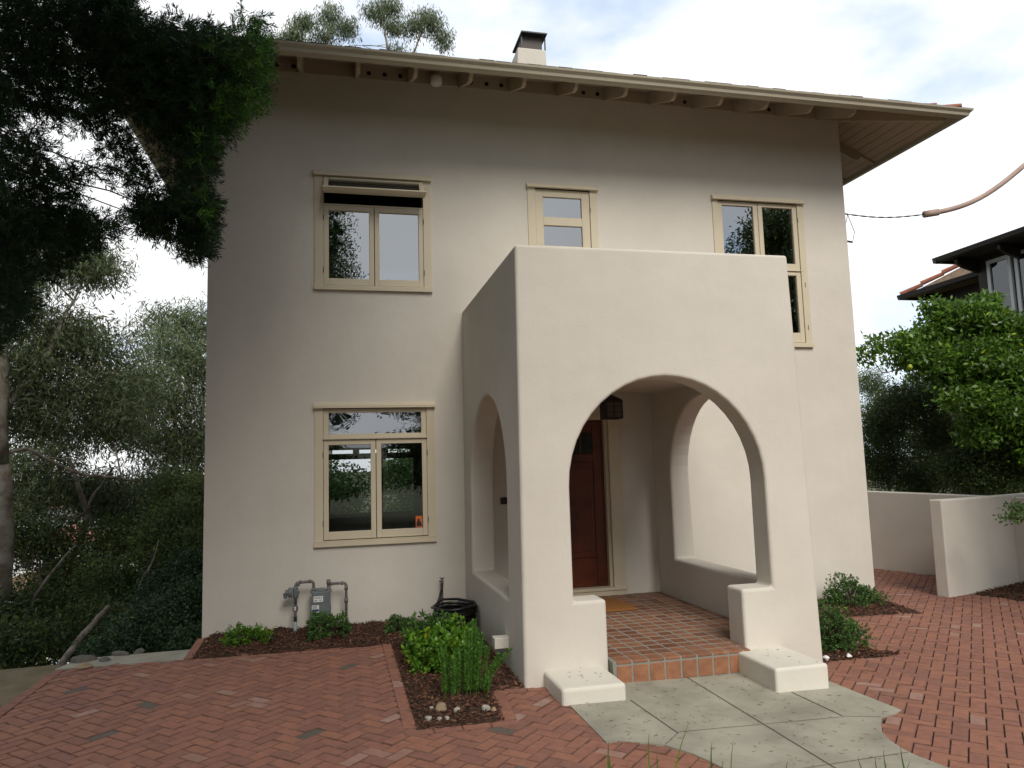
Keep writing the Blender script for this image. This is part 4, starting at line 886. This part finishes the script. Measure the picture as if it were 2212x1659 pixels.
# eucalyptus tops rising behind the roof
def topset(blobs, base, trunk, lab, extra):
    tree('eucalyptus_tree', lab, base, trunk, blobs, 30, .22, .17, 1.5, 'euc', 'barkgrey', .22, .24, 46, 'eucalyptus trees behind the roof', extra=extra, tbase=-.03, rbr=.2)
bA = G(at(690, 900, 34)); topset([wp(640, 80, 34, (35, 16)), wp(655, 50, 34, (22, 22)), wp(710, 30, 34, (24, 30)), wp(700, 75, 34, (45, 22)), wp(745, 60, 34, (24, 26)), wp(610, 88, 34, (20, 12), .5), wp(860, 108, 34, (30, 8), .4)], bA, [at(690, 500, 34), at(700, 200, 34), at(708, 60, 34)], 'left one of two eucalyptus tops showing above the roof', [])
bB = G(at(850, 900, 34)); topset([wp(810, 25, 34, (24, 28)), wp(845, 15, 34, (24, 22)), wp(850, 60, 34, (22, 22), .8), wp(895, 50, 34, (28, 26)), wp(935, 55, 34, (32, 22)), wp(960, 85, 34, (18, 18), .7), wp(920, 30, 34, (20, 10), .5)], bB, [at(850, 500, 34), at(845, 200, 34), at(838, 100, 34)], 'right one of two eucalyptus tops, nearer the chimney', [([at(838, 110, 34), at(830, 60, 34), at(815, 20, 34)], .06), ([at(855, 150, 34), at(895, 110, 34), at(910, 70, 34)], .06)])

# citrus tree behind the right garden wall
ct = at(2080, 1050, 13.2)
cb_ = [wp(1900, 745, 12.5, (28, 16), .12), wp(1872, 765, 12.5, (16, 12), .1), wp(1965, 770, 12.6, (45, 30), .7), wp(1950, 735, 12.6, (26, 16), .3), wp(2010, 730, 12.6, (45, 40), .8), wp(2060, 700, 12.4, (50, 45), 1.1), wp(2120, 690, 12.0, (55, 40), 1.2), wp(2190, 720, 11.8, (50, 45), 1.2), wp(2040, 790, 12.3, (70, 50), 1.5), wp(2130, 780, 11.8, (70, 60), 1.8), wp(2200, 820, 11.6, (60, 60), 1.6), wp(2100, 860, 11.8, (70, 45), 1.5), wp(2190, 900, 11.6, (60, 45), 1.3), wp(2120, 935, 11.9, (40, 30), .8), wp(2230, 960, 11.5, (40, 50), 1), wp(2130, 655, 12.2, (18, 10), .3), wp(2015, 665, 12.6, (14, 12), .25), wp(2095, 668, 12.4, (24, 12), .3)]
tree('citrus_tree', 'bright green citrus tree with broad glossy leaves behind the right garden wall', np.array([ct[0], ct[1], -.5]), [at(2090, 1000, 13), at(2100, 900, 12.6)], cb_, 105, .125, .42, .1, 'citrus', 'barkbrown', .07, .15, 20, extra=[([at(2050, 800, 12.6), at(1960, 790, 12.6), at(1905, 805, 12.5), at(1880, 770, 12.5)], .014)])
mb = MB()
o = rock('lemon', *at(1965, 793, 12.2), .05, (1, 1, 1), 'lemon', 3); tag(o, 'single yellow green fruit hanging at the left of the citrus tree', 'fruit')
bushy('hedge', 'fine leaved grey green hedge plants beside the right house corner', [wp(1880, 830, 17, (40, 40), 1), wp(1900, 900, 17, (50, 50), 1.3), wp(1930, 880, 17, (50, 60), 1.2)], 170, 'shrubdark', .06, clump=.16, tbase=.15, group='hedge right of the house')
bushy('hedge', 'dark dense hedge filling the space under the citrus tree', [wp(1900, 1000, 15, (60, 70), 1.6), wp(1950, 880, 14, (60, 60), 1.6), wp(2010, 850, 14, (60, 60), 1.5), wp(2040, 940, 13.8, (60, 60), 1.6), wp(2140, 980, 12.3, (60, 45), 1.6), wp(2210, 990, 12.2, (60, 50), 1.5), wp(2080, 1010, 12.6, (50, 40), 1.3), wp(2130, 1030, 12.4, (60, 30), 1.2), wp(1900, 930, 14.5, (40, 60), 1.2), wp(1980, 950, 15.5, (70, 70), 1.8), wp(1990, 1040, 15, (70, 50), 1.6), wp(2070, 1010, 14.6, (70, 60), 1.6), wp(2150, 1030, 14.2, (70, 50), 1.6), wp(2210, 1010, 14, (60, 70), 1.6), wp(2060, 920, 15, (60, 50), 1.4), wp(2230, 1080, 14, (60, 40), 1)], 190, 'shrubdark', .075, clump=.18, group='hedge right of the house')
# branch of a shrub reaching in from the right, in front of the wall
tree('shrub', 'dark leafy branch reaching in at the right edge in front of the garden wall', np.array([11.9, -2.2, -.3]), [np.array([11.6, -2.0, .5]), at(2300, 1080, 8.2)], [wp(2195, 1098, 8.2, (26, 14), .5), wp(2180, 1118, 8.2, (20, 8), .25), wp(2330, 1100, 8.2, (100, 90), 3)], 34, .07, .36, .1, 'bush', 'barkbrown', .03, .05, 12, cat='shrub')

# unseen trees and hedge behind the camera, added to block light and show in panes
def big(name, lab, x, y, h, r, n=14, leaf=.24, mat_='shrubdark', z0=.35):
    base = np.array([x, y, gz(x, y)-.1]); bl_ = []
    for k in range(n):
        d = unit(1)[0]; bl_.append((np.array([x, y, h*(.5+z0*.5)])+d*np.array([r*.62, r*.62, h*.27]), (r*.45, r*.45, h*.16), 1))
    return tree(name, lab, base, [base+np.array([.1, 0, h*.35]), base+np.array([0, .1, h*.7])], bl_, 105, leaf*.62, .4, .2, mat_, 'barkbrown', .3, .30, 44, 'trees standing across the street', tbase=0)
rt = []
for k, (x, y, z, rx, rz) in enumerate([(12.0, -7, 6.6, 1.1, 1.2), (13.3, -6.6, 6.3, 1.2, 1.3), (12.8, -7.5, 5.2, 1.7, 1.2), (11.7, -6.5, 4.6, 1.1, 1.2), (14.2, -6, 4.8, 1.5, 1.6), (13, -5, 4.0, 1.5, 1.1), (14.5, -7, 6.5, 1.2, 1.2), (12.4, -5.6, 5.6, 1.1, .9), (13.6, -3.6, 4.2, 1.1, .9), (12.2, -4.2, 3.6, .9, .8), (11.9, -4.6, 5.8, .9, .8), (11.5, -3.2, 5.0, .8, .8), (11.7, -2.5, 4.6, .8, .7), (12.6, -2, 4.0, .9, .8), (12.5, -1.2, 3.3, .6, .6), (11.9, -5.6, 7.3, .9, .7)]): rt.append((np.array([x, y, z]), (rx, rx, rz), 1))  # lobes nearest the house added out of view to shade the garden walls
tree('street_tree', 'dark rounded tree mirrored in the upper right window', np.array([13.2, -6.4, -.4]), [np.array([13.1, -6.4, 2.0]), np.array([12.9, -6.5, 4.8])], rt, 260, .12, .4, .2, 'shrubdark', 'barkbrown', .16, .16, 26, 'trees standing across the street')
big('street_tree', 'unseen dark tree added behind the viewpoint to shade the left facade and patio', -3.2, -15.0, 13.5, 4.4, 18)  # added blocker, keeps sun off the lower left wall and paving
big('street_tree', 'leafy tree mirrored in the lower left window transom', 6.6, -24, 8.5, 3.4, 14)
big('street_tree', 'tall dark tree standing left of the viewpoint', -7.5, -12.5, 12.5, 4.6, 16)
big('street_tree', 'dark tree on the bank further left of the patio', -10.5, -4.5, 10.5, 3.6, 12)
big('street_tree', 'dark rounded tree mirrored low in the upper left window', 0.9, -26, 13.6, 2.6, 12)

for i, (x, h) in enumerate(((-6, 5.5), (0, 2.9), (7, 3.2), (12.5, 6.5), (28, 9))):
    big('street_hedge', ['tall hedge plant across the street at the far left', 'hedge plant across the street directly behind the viewpoint', 'clipped hedge plant across the street opposite the porch', 'hedge plant across the street opposite the right windows', 'tall hedge plant across the street at the far right'][i], x, -19-i % 2, h, 4.2, 10, .3)
for i, (x, y, z, lab) in enumerate(((2.5, 14, -.5, 'green bush outside the rear windows at the left'), (5.5, 16, .2, 'green bush outside the rear windows at the right'))):
    b0 = np.array([x, y, gz(x, y)-.2]); tree('rear_bush', lab, b0, [b0+(np.array([x, y, z])-b0)*.6], [(np.array([x+2.6*math.cos(k*2.1), y+math.sin(k), z-1.2+.6*k]), (1.5, 1.1, 1), 1) for k in range(7)], 170, .16, .4, .1, 'bush', 'barkbrown', .08, .2, 24, 'bushes behind the house', 'bush')

# ------------------------------------------------------------------ service line at the right
sv = thing('service_line', 'twisted black service wire with a sagging pinkish sleeve beside the house', 'cable', (HW, .2, 5.7))
A = np.array([HW+.0, .12, 5.70]); B_ = at(1998, 463, 9.35); C_ = at(2215, 355, 9.0)
pts = [A+(B_-A)*f+np.array([0, 0, -.06*math.sin(f*math.pi)]) for f in np.linspace(0, 1, 12)]
mb = MB()
for ph in (0, math.pi):
    q = []
    for i in range(60):
        f = i/59; p = A+(B_-A)*f+np.array([0, 0, -.06*math.sin(f*math.pi)]); q.append(p+np.array([0, math.cos(f*30+ph), math.sin(f*30+ph)])*.006)
    mb.tube(q, .006, 5)
mb.tube([pts[1], pts[1]+np.array([-.03, 0, -.12]), pts[1]+np.array([-.15, 0, -.3])], .005, 5); mb.tube([pts[1], pts[1]+np.array([.10, 0, -.28]), pts[1]+np.array([.05, 0, -.45]), pts[1]+np.array([-.12, 0, -.43])], .005, 5)
mb.tube([pts[1]+np.array([-.10, 0, -.24]), pts[1]+np.array([-.14, 0, -.32])], .013, 6); mb.tube([pts[1]+np.array([.04, 0, -.445]), pts[1]+np.array([-.10, 0, -.43])], .015, 6)
mb.tube([C_, C_+(C_-B_)*.15+np.array([0, 0, .1]), C_+(C_-B_)*3+np.array([0, 0, 2.2])], .012, 6)
mb.build('wire', M['wire'], sv)
mb = MB(); q = [B_+(C_-B_)*f+np.array([0, 0, -.17*math.sin(f*math.pi)]) for f in np.linspace(0, 1, 16)]
mb.tube(q, .038, 12); mb.tube([q[0]-(q[1]-q[0])*.15, q[0]+(q[1]-q[0])*1.9], .052, 12); mb.build('sleeve', M['sleeve'], sv, smooth=True)
mb = MB(); mb.box(HW, HW+.05, .08, .16, 5.62, 5.76); mb.tube([(HW+.04, .12, 5.7), tuple(A+(B_-A)*.05)], .012, 6); mb.build('wall_hook', M['metal'], sv); settle(sv)

# ------------------------------------------------------------------ neighbour house
nb = thing('brown_house', 'dark brown neighbouring house with wide eaves and white framed windows', 'house', (20, 6, 0))
mb = MB(); mb.box(18.0, 27, -3, 6.15, -1, 7.1); mb.box(18.9, 27, 6.15, 8.6, -1, 6.62); mb.build('wall', M['brownwood'], nb)
XE, ZN, Y1 = 17.2, 7.0, 6.55
mb = MB(); mb.add([(XE, -4, ZN), (XE, Y1, ZN), (28, Y1, ZN), (28, -4, ZN), (21.5, -4, ZN+1.6), (21.5, Y1-3.8, ZN+1.6), (28, Y1-3.8, ZN+1.6)], [(0, 1, 2, 3), (0, 1, 5, 4), (1, 2, 6, 5), (0, 4, 3)]); mb.build('roof', M['shingle'], nb)
mb = MB(); mb.prism([(XE-.14, ZN+.09), (XE-.11, ZN-.02), (XE-.02, ZN-.05), (XE+.02, ZN-.05), (XE+.02, ZN+.09)], 'y', -4, Y1+.1); mb.prism([(Y1+.10, ZN+.09), (Y1+.08, ZN-.05), (Y1-.02, ZN-.05), (Y1-.02, ZN+.09)], 'x', XE-.13, 28); mb.build('gutter', M['browngutter'], nb)
for yy in (6.2, 4.9, 3.6):
    mb = MB(); mb.prism([(XE+.12, ZN-.06), (XE+.14, ZN-.16), (XE+.3, ZN-.26), (XE+.8, ZN-.4), (XE+.8, ZN-.01), (XE+.12, ZN-.01)], 'y', yy-.09, yy+.0); mb.build('bracket', M['browngutter'], nb)
XL, ZL, YL = 18.15, 6.60, 9.0
mb = MB(); a, b_ = XL, YL
mb.add([(a, 6.16, ZL), (a, b_, ZL), (26, b_, ZL), (26, 6.16, ZL), (a+2.6, 6.16, ZL+1.6), (a+2.6, b_-2.6, ZL+1.6), (26, b_-2.6, ZL+1.6)], [(0, 1, 2, 3), (0, 1, 5, 4), (1, 2, 6, 5)]); lr = mb.build('roof', M['tanroof'], nb)
mb = MB(); mb.prism([(a-.14, ZL+.07), (a-.11, ZL-.05), (a, ZL-.07), (a+.01, ZL+.07)], 'y', 6.16, b_+.1); mb.prism([(b_+.1, ZL+.07), (b_+.08, ZL-.07), (b_-.01, ZL-.07), (b_-.01, ZL+.07)], 'x', a-.12, 26); mb.build('gutter', M['browngutter'], nb)
mb = MB(); mb.prism([(a+.3, ZL-.02), (a+.3, ZL-.14), (a+.45, ZL-.2), (a+.8, ZL-.1), (a+.8, ZL-.02)], 'y', b_-.5, b_-.4); mb.build('bracket', M['browngutter'], nb)
for k in range(7):
    p = Vector((a-.05, b_+.05, ZL+.05)); d = Vector((1, -1, 1.6/2.6)).normalized(); mb = MB(); mb.tube([p+d*(.62*k)+Vector((0, 0, .05)), p+d*(.62*k+.66)+Vector((0, 0, .0))], [.075, .06], 8); mb.build('hip_tile', M['redtile'], lr)
for (ya, yb) in ((5.82, 5.12), (5.02, 4.2), (4.1, 3.3)):
    mb = MB(); fw = .09
    for (p, q, r, s_) in ((yb, yb+fw, 5.15, 6.82), (ya-fw, ya, 5.15, 6.82), (yb+fw, ya-fw, 5.15, 5.24), (yb+fw, ya-fw, 6.73, 6.82)): mb.box(17.93, 18.0, p, q, r, s_)
    wn = mb.build('window', M['whitewood'], nb); mb = MB(); mb.add([(17.97, yb+fw, 5.24), (17.97, ya-fw, 5.24), (17.97, ya-fw, 6.73), (17.97, yb+fw, 6.73)], [(0, 1, 2, 3)]); mb.build('pane', M['dullglass'], wn)
    mb = MB(); mb.box(17.985, 18.0, yb+fw, ya-fw, 5.24, 6.73); mb.build('curtain', M['interior'], wn)
settle(nb)

# ------------------------------------------------------------------ far houses glimpsed across the canyon
for i, (u, v, D, wd, h, lab) in enumerate([(60, 1345, 62, 7, 4.5, 'white house glimpsed low through the trees at far left'), (105, 1215, 95, 8, 4, 'white house high on the far canyon side'), (215, 1330, 75, 6, 3.5, 'pale house half hidden behind the middle eucalyptus'), (25, 1130, 130, 10, 4, 'distant pale house near the skyline at far left'), (240, 1115, 140, 9, 3.5, 'distant pale house near the skyline in the middle')]):
    p = at(u, v, D); t = thing('far_house', lab, 'house', (p[0], p[1], p[2]-h/2), 'houses across the canyon')
    mb = MB(); mb.box(p[0]-wd/2, p[0]+wd/2, p[1], p[1]+wd, p[2]-h/2-12, p[2]+h/2); mb.build('wall', M['farhouse'], t)
    mb = MB(); mb.prism([(p[0]-wd/2-.5, p[2]+h/2), (p[0]+wd/2+.5, p[2]+h/2), (p[0], p[2]+h/2+wd*.2)], 'y', p[1]-.5, p[1]+wd+.5); mb.build('roof', M['redtile' if i % 2 else 'tanroof'], t)
    for k in range(3):
        mb = MB(); mb.box(p[0]-wd*.35+wd*.27*k, p[0]-wd*.2+wd*.27*k, p[1]-.05, p[1]+.05, p[2]-h*.1, p[2]+h*.25); mb.build('window', M['farwin'], t)
    settle(t)
